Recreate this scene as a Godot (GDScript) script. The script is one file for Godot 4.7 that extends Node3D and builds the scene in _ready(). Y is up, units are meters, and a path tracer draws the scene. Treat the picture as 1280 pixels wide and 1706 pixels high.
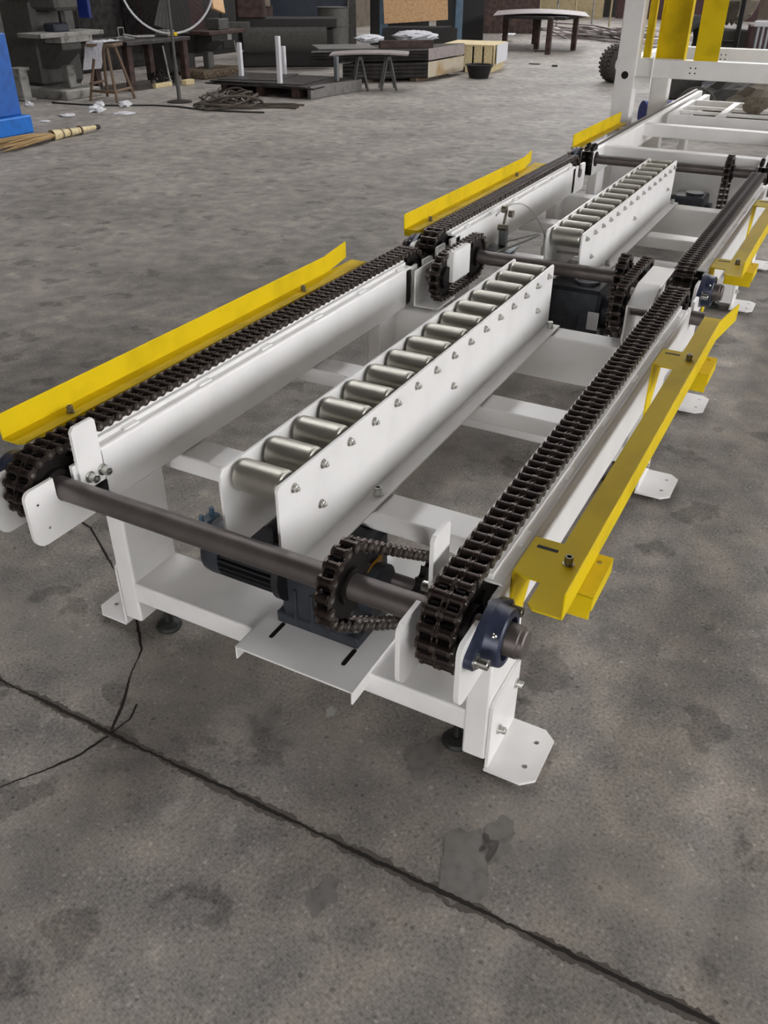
extends Node3D
# A workshop with a row of white chain conveyors. y up, metres; the camera stands over the origin.

var M := {}
var taken := {}
var rng := RandomNumberGenerator.new()
const P := 0.02997           # chain pitch
const NT := 16               # sprocket teeth
var R := P / (2.0 * sin(PI / NT))
const SY := 0.5507           # shaft height
const RX := 0.486            # rail centre from the middle of a conveyor

# ------------------------------------------------------------------ mesh builder
class B:
	var st := SurfaceTool.new()
	func _init():
		st.begin(Mesh.PRIMITIVE_TRIANGLES)
	func v(p: Vector3, n: Vector3, uv := Vector2.ZERO):
		st.set_normal(n)
		st.set_uv(uv)
		st.add_vertex(p)
	func poly(pts: Array, out: Vector3):       # flat convex polygon facing out
		var n: Vector3 = (pts[1] - pts[0]).cross(pts[2] - pts[0])
		if n.length() < 1e-14 and pts.size() > 3:
			n = (pts[2] - pts[0]).cross(pts[3] - pts[0])
		n = n.normalized()
		var flip := n.dot(out) < 0.0
		if flip:
			n = -n
		for i in range(1, pts.size() - 1):
			v(pts[0], n)
			if flip:
				v(pts[i], n)
				v(pts[i + 1], n)
			else:
				v(pts[i + 1], n)
				v(pts[i], n)
	func squad(a: Vector3, b: Vector3, c: Vector3, d: Vector3, na: Vector3, nb: Vector3, nc: Vector3, nd: Vector3):
		var n := (b - a).cross(c - a) + (c - a).cross(d - a)
		if n.dot(na + nb + nc + nd) < 0.0:
			v(a, na); v(b, nb); v(c, nc)
			v(a, na); v(c, nc); v(d, nd)
		else:
			v(a, na); v(c, nc); v(b, nb)
			v(a, na); v(d, nd); v(c, nc)
	func box(c: Vector3, s: Vector3, bev := 0.0, q := Basis.IDENTITY):
		var h := s * 0.5
		var b: float = min(bev, min(h.x, min(h.y, h.z)) * 0.98)
		var t := func(x: float, y: float, z: float) -> Vector3: return c + q * Vector3(x, y, z)
		for ax in 3:
			for sg in [-1.0, 1.0]:
				var pts := []
				for k in [[-1, -1], [1, -1], [1, 1], [-1, 1]]:
					var p := Vector3()
					p[ax] = sg * h[ax]
					p[(ax + 1) % 3] = k[0] * (h[(ax + 1) % 3] - b)
					p[(ax + 2) % 3] = k[1] * (h[(ax + 2) % 3] - b)
					pts.append(t.call(p.x, p.y, p.z))
				var n := Vector3()
				n[ax] = sg
				poly(pts, q * n)
		if b <= 0.0:
			return
		for ax in 3:
			var u := (ax + 1) % 3
			var w := (ax + 2) % 3
			for su in [-1.0, 1.0]:
				for sw in [-1.0, 1.0]:
					var pts := []
					for k in [[-1, 0], [1, 0], [1, 1], [-1, 1]]:
						var p := Vector3()
						p[ax] = k[0] * (h[ax] - b)
						p[u] = su * (h[u] - (b if k[1] == 1 else 0.0))
						p[w] = sw * (h[w] - (0.0 if k[1] == 1 else b))
						pts.append(c + q * p)
					var n := Vector3()
					n[u] = su
					n[w] = sw
					poly(pts, q * n)
		for sx in [-1.0, 1.0]:
			for sy in [-1.0, 1.0]:
				for sz in [-1.0, 1.0]:
					poly([t.call(sx * h.x, sy * (h.y - b), sz * (h.z - b)), t.call(sx * (h.x - b), sy * h.y, sz * (h.z - b)), t.call(sx * (h.x - b), sy * (h.y - b), sz * h.z)], q * Vector3(sx, sy, sz))
	func frame(d: Vector3) -> Array:
		var u := d.cross(Vector3.UP if abs(d.normalized().y) < 0.9 else Vector3.RIGHT).normalized()
		return [u, u.cross(d).normalized()]
	func tube(a: Vector3, b: Vector3, r: float, n := 12, r2 := -1.0, caps := true):
		if r2 < 0.0:
			r2 = r
		lathe(a, b - a, [[0.0, 0.0], [r, 0.0], [r2, 1.0], [0.0, 1.0]] if caps else [[r, 0.0], [r2, 1.0]], n, true)
	# profile of [radius, height] pairs turned about an axis; rel: heights are shares of the axis length
	func lathe(o: Vector3, axis: Vector3, prof: Array, n := 16, rel := false):
		var L := axis.length()
		var d := axis / L
		var f := frame(d)
		for i in prof.size() - 1:
			var r0: float = prof[i][0]
			var r1: float = prof[i + 1][0]
			var h0: float = prof[i][1] * (L if rel else 1.0)
			var h1: float = prof[i + 1][1] * (L if rel else 1.0)
			var sl := Vector2(h1 - h0, -(r1 - r0)).normalized()   # outward (radial, along)
			for k in n:
				var a0 := TAU * k / n
				var a1 := TAU * (k + 1) / n
				var c0: Vector3 = f[0] * cos(a0) + f[1] * sin(a0)
				var c1: Vector3 = f[0] * cos(a1) + f[1] * sin(a1)
				var n0 := c0 * sl.x + d * sl.y
				var n1 := c1 * sl.x + d * sl.y
				squad(o + d * h0 + c0 * r0, o + d * h0 + c1 * r0, o + d * h1 + c1 * r1, o + d * h1 + c0 * r1, n0, n1, n1, n0)
	# flat polygon given in (u, v) pushed along w (vector, full thickness, centred on o); holes: [centre, radius]
	func prism(pts: PackedVector2Array, o: Vector3, u: Vector3, vv: Vector3, w: Vector3, holes := [], smooth := false):
		var outline := pts
		if Geometry2D.is_polygon_clockwise(pts):
			outline = pts.duplicate()
			outline.reverse()
		var merged := outline.duplicate()
		for h in holes:
			var ring := PackedVector2Array()
			for k in 12:
				ring.append(h[0] + Vector2(cos(-TAU * k / 12.0), sin(-TAU * k / 12.0)) * h[1])
			var bi := 0
			var bk := 0
			var best := 1e9
			for i in merged.size():
				for k in 12:
					var dd := merged[i].distance_to(ring[k])
					if dd < best:
						best = dd; bi = i; bk = k
			var m2 := PackedVector2Array()
			for i in bi + 1:
				m2.append(merged[i])
			for k in 13:
				m2.append(ring[(bk + k) % 12])
			for i in range(bi, merged.size()):
				m2.append(merged[i])
			merged = m2
			for k in 12:
				var a := ring[k]
				var b := ring[(k + 1) % 12]
				var na: Vector3 = u * (h[0].x - a.x) + vv * (h[0].y - a.y)
				var A := o + u * a.x + vv * a.y
				var Bp := o + u * b.x + vv * b.y
				poly([A - w * 0.5, Bp - w * 0.5, Bp + w * 0.5, A + w * 0.5], na)
		var idx := Geometry2D.triangulate_polygon(merged)
		if idx.is_empty():
			merged = outline
			idx = Geometry2D.triangulate_polygon(merged)
		for sg in [-0.5, 0.5]:
			for i in range(0, idx.size(), 3):
				var t := []
				for k in 3:
					var q := merged[idx[i + k]]
					t.append(o + u * q.x + vv * q.y + w * sg)
				if (t[1] - t[0]).cross(t[2] - t[0]).length() > 1e-12:
					poly(t, w * sg)
		var n := outline.size()
		for i in n:
			var a := outline[i]
			var b := outline[(i + 1) % n]
			var e := b - a
			if e.length() < 1e-7:
				continue
			var nn := (u * e.y - vv * e.x).normalized()
			var A := o + u * a.x + vv * a.y
			var Bp := o + u * b.x + vv * b.y
			if smooth:
				var e0 := (a - outline[(i + n - 1) % n]).normalized()
				var e2 := (outline[(i + 2) % n] - b).normalized()
				var n0 := nn
				var n1 := nn
				if e0.dot(e.normalized()) > 0.6:
					n0 = (u * (e0 + e.normalized()).y - vv * (e0 + e.normalized()).x).normalized()
				if e2.dot(e.normalized()) > 0.6:
					n1 = (u * (e2 + e.normalized()).y - vv * (e2 + e.normalized()).x).normalized()
				squad(A - w * 0.5, Bp - w * 0.5, Bp + w * 0.5, A + w * 0.5, n0, n1, n1, n0)
			else:
				poly([A - w * 0.5, Bp - w * 0.5, Bp + w * 0.5, A + w * 0.5], nn)
	# square tube along an axis: outer half sizes, wall, corner radius; open ends
	func rhs(a: Vector3, b: Vector3, u: Vector3, hu: float, hv: float, wall: float, rad: float, closed := false):
		var d := (b - a).normalized()
		var w := d.cross(u).normalized()
		var O := rrect(hu, hv, rad, 5)
		var I := rrect(hu - wall, hv - wall, max(rad - wall, 0.0005), 5)
		var n := O.size()
		for i in n:
			var j := (i + 1) % n
			var p0: Vector3 = u * O[i].x + w * O[i].y
			var p1: Vector3 = u * O[j].x + w * O[j].y
			var q0: Vector3 = u * I[i].x + w * I[i].y
			var q1: Vector3 = u * I[j].x + w * I[j].y
			var n0 := u * nrm(O[i], hu, hv, rad).x + w * nrm(O[i], hu, hv, rad).y
			var n1 := u * nrm(O[j], hu, hv, rad).x + w * nrm(O[j], hu, hv, rad).y
			squad(a + p0, a + p1, b + p1, b + p0, n0, n1, n1, n0)
			if closed:
				poly([a, a + p0, a + p1], -d)
				poly([b, b + p0, b + p1], d)
			else:
				squad(a + q0, a + q1, b + q1, b + q0, -n0, -n1, -n1, -n0)
				poly([a + p0, a + p1, a + q1, a + q0], -d)
				poly([b + p0, b + p1, b + q1, b + q0], d)
	func nrm(p: Vector2, hu: float, hv: float, rad: float) -> Vector2:
		var c := Vector2(clamp(p.x, -(hu - rad), hu - rad), clamp(p.y, -(hv - rad), hv - rad))
		return (p - c).normalized()
	static func rrect(hu: float, hv: float, rad: float, seg := 4) -> PackedVector2Array:
		var o := PackedVector2Array()
		for q in 4:
			var c := Vector2((hu - rad) * (1 if q == 0 or q == 3 else -1), (hv - rad) * (1 if q < 2 else -1))
			for k in seg + 1:
				var a := PI * 0.5 * (q + float(k) / seg)
				o.append(c + Vector2(cos(a), sin(a)) * rad)
		return o
	func sweep(pts: Array, r: float, n := 8):
		var prev_u := Vector3.ZERO
		var rings := []
		for i in pts.size():
			var d: Vector3 = (pts[min(i + 1, pts.size() - 1)] - pts[max(i - 1, 0)]).normalized()
			var u: Vector3
			if prev_u == Vector3.ZERO:
				u = frame(d)[0]
			else:
				u = (prev_u - d * prev_u.dot(d)).normalized()
			prev_u = u
			rings.append([pts[i], u, d.cross(u)])
		for i in rings.size() - 1:
			for k in n:
				var a0 := TAU * k / n
				var a1 := TAU * (k + 1) / n
				var A: Array = rings[i]
				var C: Array = rings[i + 1]
				var n0: Vector3 = A[1] * cos(a0) + A[2] * sin(a0)
				var n1: Vector3 = A[1] * cos(a1) + A[2] * sin(a1)
				var m0: Vector3 = C[1] * cos(a0) + C[2] * sin(a0)
				var m1: Vector3 = C[1] * cos(a1) + C[2] * sin(a1)
				squad(A[0] + n0 * r, A[0] + n1 * r, C[0] + m1 * r, C[0] + m0 * r, n0, n1, m1, m0)
		for e in [0, rings.size() - 1]:
			var A: Array = rings[e]
			var pp := []
			for k in n:
				pp.append(A[0] + (A[1] * cos(TAU * k / n) + A[2] * sin(TAU * k / n)) * r)
			poly(pp, (pts[0] - pts[1]) if e == 0 else (pts[-1] - pts[-2]))
	func mesh(m: Material) -> ArrayMesh:
		st.set_material(m)
		return st.commit()

# ------------------------------------------------------------------ nodes
func num(called: String, under: Node) -> String:
	if under != self:
		return called
	if not taken.has(called):
		taken[called] = 0
		return called
	taken[called] += 1
	return "%s_%03d" % [called, taken[called]]

func inst(called: String, mesh: Mesh, under: Node = self, at := Vector3.ZERO, q := Basis.IDENTITY) -> MeshInstance3D:
	var o := MeshInstance3D.new()
	o.mesh = mesh
	var nm := num(called, under)
	if under != self:
		var key := str(under.get_instance_id()) + called
		var c: int = taken.get(key, 0)
		taken[key] = c + 1
		nm = called if c == 0 else "%s_%03d" % [called, c]
	o.name = nm
	under.add_child(o, true)
	o.transform = Transform3D(q, at)
	return o

func obj(called: String, b: B, m: Material, under: Node = self, at := Vector3.ZERO, q := Basis.IDENTITY) -> MeshInstance3D:
	return inst(called, b.mesh(m), under, at, q)

func root(called: String, label: String, category: String, at: Vector3, group := "", turn := 0.0) -> Node3D:
	var o := Node3D.new()
	o.name = num(called, self)
	add_child(o, true)
	o.position = at
	o.rotation.y = turn
	return tag(o, label, category, group)

func tag(o: Node3D, label: String, category: String, group := "") -> Node3D:
	o.set_meta("label", label)
	o.set_meta("category", category)
	if group:
		o.set_meta("group", group)
	return o

func part_group(called: String, under: Node) -> Node3D:
	var o := Node3D.new()
	var key := str(under.get_instance_id()) + called
	var c: int = taken.get(key, 0)
	taken[key] = c + 1
	o.name = called if c == 0 else "%s_%03d" % [called, c]
	under.add_child(o, true)
	return o

func struct(called: String, b: B, m: Material, label := "") -> MeshInstance3D:
	var o := obj(called, b, m)
	o.set_meta("kind", "structure")
	if label:
		o.set_meta("label", label)
	return o

# ------------------------------------------------------------------ materials
func noise_tex(freq: float, ramp: Array, size := 512, sd := 1, oct := 4, normal := false, bump := 4.0) -> NoiseTexture2D:
	var t := NoiseTexture2D.new()
	t.width = size
	t.height = size
	t.seamless = true
	t.generate_mipmaps = false
	var n := FastNoiseLite.new()
	n.noise_type = FastNoiseLite.TYPE_SIMPLEX_SMOOTH
	n.frequency = freq
	n.fractal_octaves = oct
	n.seed = sd
	t.noise = n
	if normal:
		t.as_normal_map = true
		t.bump_strength = bump
	elif ramp.size():
		var g := Gradient.new()
		g.offsets = PackedFloat32Array()
		g.colors = PackedColorArray()
		var offs := PackedFloat32Array()
		var cols := PackedColorArray()
		for r in ramp:
			offs.append(r[0])
			cols.append(r[1])
		g.offsets = offs
		g.colors = cols
		t.color_ramp = g
	return t

func g(v: float) -> Color:
	return Color(v, v, v)

func mat(c: Color, rough := 0.6, metal := 0.0, spec := 0.5) -> StandardMaterial3D:
	var m := StandardMaterial3D.new()
	m.albedo_color = c
	m.roughness = rough
	m.metallic = metal
	m.metallic_specular = spec
	return m

func tri(m: StandardMaterial3D, tex: Texture2D, scale: float, rough_tex: Texture2D = null, ntex: Texture2D = null, nscale := 0.5) -> StandardMaterial3D:
	m.uv1_triplanar = true
	m.uv1_scale = Vector3.ONE * scale
	if tex:
		m.albedo_texture = tex
	if rough_tex:
		m.roughness_texture = rough_tex
		m.roughness_texture_channel = BaseMaterial3D.TEXTURE_CHANNEL_RED
	if ntex:
		m.normal_enabled = true
		m.normal_texture = ntex
		m.normal_scale = nscale
	return m

func concrete(seed_: int, size: int, tile: float, near: bool) -> ImageTexture:
	# colour of power-floated, worn concrete: broad clouds, blotches, aggregate and pits
	var f := func(fr: float, oc: int, sd: int) -> PackedByteArray:
		var n := FastNoiseLite.new()
		n.noise_type = FastNoiseLite.TYPE_SIMPLEX_SMOOTH
		n.frequency = fr
		n.fractal_octaves = oc
		n.seed = sd
		return n.get_seamless_image(size, size, false, false, 0.15, false).get_data()
	var s := tile / size
	var broad: PackedByteArray = f.call(1.1 * s, 4, seed_)
	var blot: PackedByteArray = f.call(6.0 * s, 4, seed_ + 1)
	var grain: PackedByteArray = f.call(95.0 * s, 2, seed_ + 2)
	var wear: PackedByteArray = f.call(3.2 * s, 5, seed_ + 4)
	var data := PackedByteArray()
	data.resize(size * size * 3)
	rng.seed = seed_
	var spot := PackedByteArray()
	spot.resize(size * size)
	spot.fill(128)
	for k in 11000:
		var cx := rng.randi() % size
		var cy := rng.randi() % size
		var rr := 1 if rng.randf() < 0.6 else (2 if rng.randf() < 0.85 else 3)
		var lv := 128 + (rng.randi_range(30, 110) if rng.randf() < 0.45 else -rng.randi_range(30, 115))
		for dy in range(-rr, rr + 1):
			for dx in range(-rr, rr + 1):
				if dx * dx + dy * dy <= rr * rr - (0 if rng.randf() < 0.7 else 1):
					spot[((cy + dy + size) % size) * size + (cx + dx + size) % size] = lv
	for i in size * size:
		var v := 0.565 + (broad[i] - 128) * 0.0006 + (blot[i] - 128) * 0.0008
		if near:
			v += (grain[i] - 128) * 0.0006 + (spot[i] - 128) * 0.0011 + ((i * 2654435761 >> 13) % 64 - 32) * 0.0007
			if grain[i] > 205:
				v += 0.05
			elif grain[i] < 62:
				v -= 0.05
		else:
			v += (grain[i] - 128) * 0.0005
		if wear[i] > 172:
			v -= minf((wear[i] - 172) * 0.008, 0.10)
		elif wear[i] < 74:
			v += minf((74 - wear[i]) * 0.004, 0.07)
		var warm := (blot[i] - 128) * 0.00008
		data[i * 3] = clampi(int((v * 1.03 + warm) * 255), 0, 255)
		data[i * 3 + 1] = clampi(int(v * 0.985 * 255), 0, 255)
		data[i * 3 + 2] = clampi(int((v * 0.938 - warm) * 255), 0, 255)
	return ImageTexture.create_from_image(Image.create_from_data(size, size, false, Image.FORMAT_RGB8, data))

func materials():
	var smudge := noise_tex(0.012, [[0.0, g(0.80)], [0.45, g(0.95)], [1.0, g(1.0)]], 512, 11, 5)
	var clean := noise_tex(0.008, [[0.0, g(0.965)], [0.5, g(0.99)], [1.0, g(1.0)]], 512, 19, 3)
	var rvar := noise_tex(0.02, [[0.0, g(0.75)], [1.0, g(1.0)]], 256, 12, 4)
	var orange := noise_tex(0.035, [], 256, 13, 2, true, 1.2)
	M.white = tri(mat(Color(0.925, 0.92, 0.91), 0.34), clean, 1.3)
	M.white2 = tri(mat(Color(0.86, 0.855, 0.845), 0.42), clean, 1.7)
	M.yellow = tri(mat(Color(0.87, 0.755, 0.06), 0.6, 0.0, 0.3), noise_tex(0.01, [[0.0, g(0.88)], [0.5, g(0.98)], [1.0, g(1.0)]], 256, 14, 4), 1.5, null, orange, 0.1)
	M.chain = mat(Color(0.34, 0.30, 0.28), 0.33, 0.85)
	M.pin = mat(Color(0.62, 0.60, 0.57), 0.3, 0.95)
	M.chain_roller = mat(Color(0.225, 0.19, 0.18), 0.34, 0.75)
	M.sprocket = tri(mat(Color(0.17, 0.15, 0.145), 0.5, 0.6), noise_tex(0.03, [[0.0, g(0.6)], [1.0, g(1.0)]], 256, 16, 3), 9.0)
	M.shaft = tri(mat(Color(0.44, 0.41, 0.40), 0.45, 0.6), noise_tex(0.010, [[0.0, g(0.84)], [0.5, g(0.95)], [1.0, g(1.03)]], 512, 17, 3), 2.0)
	M.zinc = tri(mat(Color(0.72, 0.71, 0.67), 0.38, 0.8), noise_tex(0.010, [[0.0, g(0.9)], [1.0, g(1.0)]], 256, 18, 3), 4.0)
	M.bore = mat(Color(0.06, 0.06, 0.06), 0.7, 0.3)
	M.bolt = mat(Color(0.76, 0.76, 0.74), 0.28, 1.0)
	M.nut = mat(Color(0.72, 0.71, 0.69), 0.34, 0.9)
	M.dark_bolt = mat(Color(0.50, 0.48, 0.43), 0.35, 0.9)
	M.motor = tri(mat(Color(0.215, 0.235, 0.265), 0.48, 0.1), rvar, 3.0)
	M.motor_dark = mat(Color(0.145, 0.15, 0.165), 0.5, 0.1)
	M.navy = tri(mat(Color(0.205, 0.235, 0.325), 0.38, 0.15), rvar, 6.0, null, orange, 0.3)
	M.galv = mat(Color(0.52, 0.54, 0.55), 0.45, 0.8)
	M.foot = mat(Color(0.16, 0.165, 0.155), 0.55, 0.2)
	M.rubber = mat(Color(0.075, 0.072, 0.07), 0.75)
	M.tyre = tri(mat(Color(0.30, 0.285, 0.27), 0.85), smudge, 3.0)
	M.black = mat(Color(0.07, 0.068, 0.072), 0.6)
	M.label = mat(Color(0.80, 0.79, 0.80), 0.5)
	M.amber = mat(Color(0.78, 0.55, 0.06), 0.5)
	M.blue = tri(mat(Color(0.10, 0.37, 0.70), 0.45), smudge, 1.3)
	M.blue2 = tri(mat(Color(0.05, 0.44, 0.80), 0.4), smudge, 1.3)
	var woodtex := noise_tex(0.02, [[0.0, Color(0.84, 0.79, 0.72)], [0.5, Color(0.94, 0.92, 0.88)], [1.0, Color(1, 1, 0.98)]], 512, 21, 4)
	M.ply = tri(mat(Color(0.80, 0.66, 0.50), 0.5), woodtex, 1.6)
	M.pale = tri(mat(Color(0.86, 0.81, 0.66), 0.65), woodtex, 2.0)
	M.brown = tri(mat(Color(0.44, 0.37, 0.31), 0.7), woodtex, 2.0)
	M.straw = tri(mat(Color(0.68, 0.58, 0.42), 0.85), woodtex, 6.0)
	M.wrap = tri(mat(Color(0.72, 0.68, 0.60), 0.5), noise_tex(0.01, [[0.0, Color(0.85, 0.72, 0.55)], [0.6, g(1.0)], [1.0, g(1.0)]], 256, 22, 3), 1.0)
	M.steel = tri(mat(Color(0.27, 0.255, 0.25), 0.5, 0.5), noise_tex(0.012, [[0.0, g(0.6)], [0.5, g(0.9)], [1.0, g(1.15)]], 512, 23, 5), 1.2)
	M.steel_light = tri(mat(Color(0.52, 0.51, 0.50), 0.45, 0.55), smudge, 1.2)
	M.sheet = tri(mat(Color(0.62, 0.585, 0.58), 0.5, 0.2), smudge, 0.9)
	M.rust = tri(mat(Color(0.30, 0.225, 0.20), 0.7, 0.2), noise_tex(0.015, [[0.0, g(0.55)], [1.0, g(1.1)]], 256, 24, 5), 1.5)
	M.cast = tri(mat(Color(0.33, 0.325, 0.31), 0.6, 0.1), smudge, 1.5)
	M.cast_light = tri(mat(Color(0.62, 0.61, 0.585), 0.6), noise_tex(0.012, [[0.0, g(0.5)], [0.35, g(0.85)], [1.0, g(1.0)]], 256, 25, 4), 1.6)
	M.dark = tri(mat(Color(0.155, 0.145, 0.14), 0.65, 0.1), smudge, 1.0)
	M.slate = tri(mat(Color(0.17, 0.20, 0.25), 0.5, 0.1), smudge, 0.8)
	M.steelblue = tri(mat(Color(0.30, 0.40, 0.48), 0.5), smudge, 1.0)
	M.maroon = tri(mat(Color(0.27, 0.17, 0.175), 0.6), smudge, 0.8)
	M.cloth = tri(mat(Color(0.80, 0.80, 0.82), 0.9), smudge, 5.0)
	M.bag = tri(mat(Color(0.46, 0.43, 0.38), 0.85), smudge, 5.0)
	M.stone = tri(mat(Color(0.47, 0.41, 0.34), 0.85), noise_tex(0.03, [[0.0, g(0.35)], [0.5, g(0.85)], [1.0, Color(1.25, 1.2, 1.1)]], 256, 26, 4), 2.5)
	M.cord = mat(Color(0.13, 0.12, 0.115), 0.6)
	M.rope = mat(Color(0.30, 0.265, 0.23), 0.8)
	M.paper = mat(Color(0.82, 0.82, 0.83), 0.8)
	M.wall = tri(mat(Color(0.42, 0.38, 0.33), 0.8), smudge, 0.4)
	M.ceil = mat(Color(0.42, 0.38, 0.33), 0.8)
	M.cream = tri(mat(Color(0.66, 0.60, 0.46), 0.7), smudge, 0.8)
	M.green = mat(Color(0.10, 0.36, 0.22), 0.6)
	M.royal = mat(Color(0.08, 0.16, 0.45), 0.5)
	M.alu = mat(Color(0.62, 0.63, 0.65), 0.4, 0.8)
	M.dirt = mat(Color(0.15, 0.13, 0.115), 0.95)
	M.dust = mat(Color(0.36, 0.335, 0.31), 0.9)
	M.line = mat(Color(0.56, 0.54, 0.52), 0.7)
	M.clear_cable = mat(Color(0.66, 0.66, 0.64), 0.4)
	M.near_floor = mat(Color(1, 1, 1), 0.6, 0.0, 0.4)
	M.near_floor.albedo_texture = concrete(5, 1536, 2.6, true)
	M.near_floor.normal_enabled = true
	M.near_floor.normal_texture = noise_tex(0.06, [], 1024, 31, 4, true, 2.0)
	M.near_floor.normal_scale = 0.3
	M.near_floor.detail_enabled = true
	M.near_floor.detail_uv_layer = BaseMaterial3D.DETAIL_UV_2
	M.near_floor.detail_blend_mode = BaseMaterial3D.BLEND_MODE_MUL
	M.near_floor.detail_albedo = noise_tex(0.012, [[0.0, g(0.88)], [0.4, g(0.96)], [0.6, g(1.0)], [1.0, g(1.0)]], 512, 33, 4)
	M.stain = tri(mat(Color(0.50, 0.485, 0.465), 0.5, 0.0, 0.4), smudge, 4.0)
	M.paint = mat(Color(0.66, 0.65, 0.62), 0.7)

# ------------------------------------------------------------------ camera, light, shell
func camera_and_light():
	var cam := Camera3D.new()
	cam.name = "camera"
	cam.keep_aspect = Camera3D.KEEP_HEIGHT
	cam.fov = rad_to_deg(2.0 * atan(853.0 / 1405.98956))
	cam.near = 0.05
	cam.far = 200.0
	add_child(cam)
	var q := Basis(Vector3.UP, 0.488228267) * Basis(Vector3.RIGHT, -0.574383182) * Basis(Vector3.BACK, 0.00436160947)
	cam.transform = Transform3D(q, Vector3(0, 1.5, 0))
	cam.current = true
	var env := Environment.new()
	var sky := Sky.new()
	var sm := ProceduralSkyMaterial.new()
	sm.sky_top_color = Color(0.95, 0.95, 0.96)
	sm.sky_horizon_color = Color(0.98, 0.97, 0.97)
	sm.ground_horizon_color = Color(0.55, 0.54, 0.52)
	sm.ground_bottom_color = Color(0.42, 0.41, 0.40)
	sm.sky_energy_multiplier = 1.0
	sky.sky_material = sm
	env.background_mode = Environment.BG_SKY
	env.sky = sky
	env.background_energy_multiplier = 1.0
	env.tonemap_mode = Environment.TONE_MAPPER_LINEAR
	env.tonemap_exposure = 14.0
	env.sdfgi_enabled = true
	env.ssao_enabled = true
	env.ssil_enabled = true
	var we := WorldEnvironment.new()
	we.name = "world_environment"
	we.environment = env
	add_child(we)

const XW := -14.0     # left wall
const XE := 14.0       # right wall
const ZN := -36.0     # far wall
const ZS := 10.0       # wall behind the camera
const HC := 13.0

func slab(called: String, x0: float, x1: float, z0: float, z1: float, tile: float, m: Material, under: Node, top := 0.0, thick := 0.2):
	var b := B.new()
	var nx := 1
	for i in nx:
		var a := Vector3(x0, top, z0)
		var c := Vector3(x1, top, z1)
		var q := [Vector3(a.x, top, a.z), Vector3(a.x, top, c.z), Vector3(c.x, top, c.z), Vector3(c.x, top, a.z)]
		b.st.set_tangent(Plane(1, 0, 0, 1))
		for k in [0, 2, 1, 0, 3, 2]:
			b.st.set_uv2(Vector2(q[k].x, q[k].z) / 9.0)
			b.v(q[k], Vector3.UP, Vector2(q[k].x, q[k].z) / tile)
	b.poly([Vector3(x0, top, z1), Vector3(x1, top, z1), Vector3(x1, top - thick, z1), Vector3(x0, top - thick, z1)], Vector3.BACK)
	b.poly([Vector3(x0, top, z0), Vector3(x1, top, z0), Vector3(x1, top - thick, z0), Vector3(x0, top - thick, z0)], Vector3.FORWARD)
	b.poly([Vector3(x0, top, z0), Vector3(x0, top, z1), Vector3(x0, top - thick, z1), Vector3(x0, top - thick, z0)], Vector3.LEFT)
	b.poly([Vector3(x1, top, z0), Vector3(x1, top, z1), Vector3(x1, top - thick, z1), Vector3(x1, top - thick, z0)], Vector3.RIGHT)
	b.poly([Vector3(x0, top - thick, z0), Vector3(x1, top - thick, z0), Vector3(x1, top - thick, z1), Vector3(x0, top - thick, z1)], Vector3.DOWN)
	return obj(called, b, m, under)

func crack(under: Node, pts: Array, w: float, called := "crack", m: Material = null, h := 0.0008):
	var b := B.new()
	var c := Curve3D.new()
	for p in pts:
		c.add_point(Vector3(p.x, h, p.y))
	var L := c.get_baked_length()
	var n := int(L / 0.005)
	var prev := []
	var j1 := 0.0
	var j2 := 0.5
	for i in n + 1:
		j1 = lerpf(j1, rng.randf_range(-1, 1), 0.3)
		j2 = lerpf(j2, rng.randf(), 0.3)
		var p := c.sample_baked(L * i / n)
		var q := c.sample_baked(minf(L * i / n + 0.01, L)) - c.sample_baked(maxf(L * i / n - 0.01, 0.0))
		var s := Vector3(-q.z, 0, q.x).normalized()
		p += s * j1 * w * 0.8
		var ww := w * (0.45 + 0.3 * sin(i * 0.11) * sin(i * 0.037) + j2 * 0.5) * (0.3 if i == n else 1.0)
		var cur := [p - s * ww, p + s * ww]
		if prev.size():
			b.poly([prev[0], prev[1], cur[1], cur[0]], Vector3.UP)
		prev = cur
	obj(called, b, m if m else M.dirt, under)

func blot(under: Node, c: Vector2, r: float, sd: int, m: Material, called: String):
	var n := FastNoiseLite.new()
	n.seed = sd
	n.frequency = 0.9
	n.fractal_octaves = 4
	var b := B.new()
	var pts := []
	for k in 48:
		var a := TAU * k / 48
		var rr := r * (0.8 + 0.55 * n.get_noise_2d(cos(a) * 0.8 + sd, sin(a) * 0.8))
		pts.append(Vector3(c.x + cos(a) * rr * 0.8, 0.0006, c.y + sin(a) * rr * 1.3))
	for k in 48:
		b.poly([Vector3(c.x, 0.0006, c.y), pts[k], pts[(k + 1) % 48]], Vector3.UP)
	obj(called, b, m, under)

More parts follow.
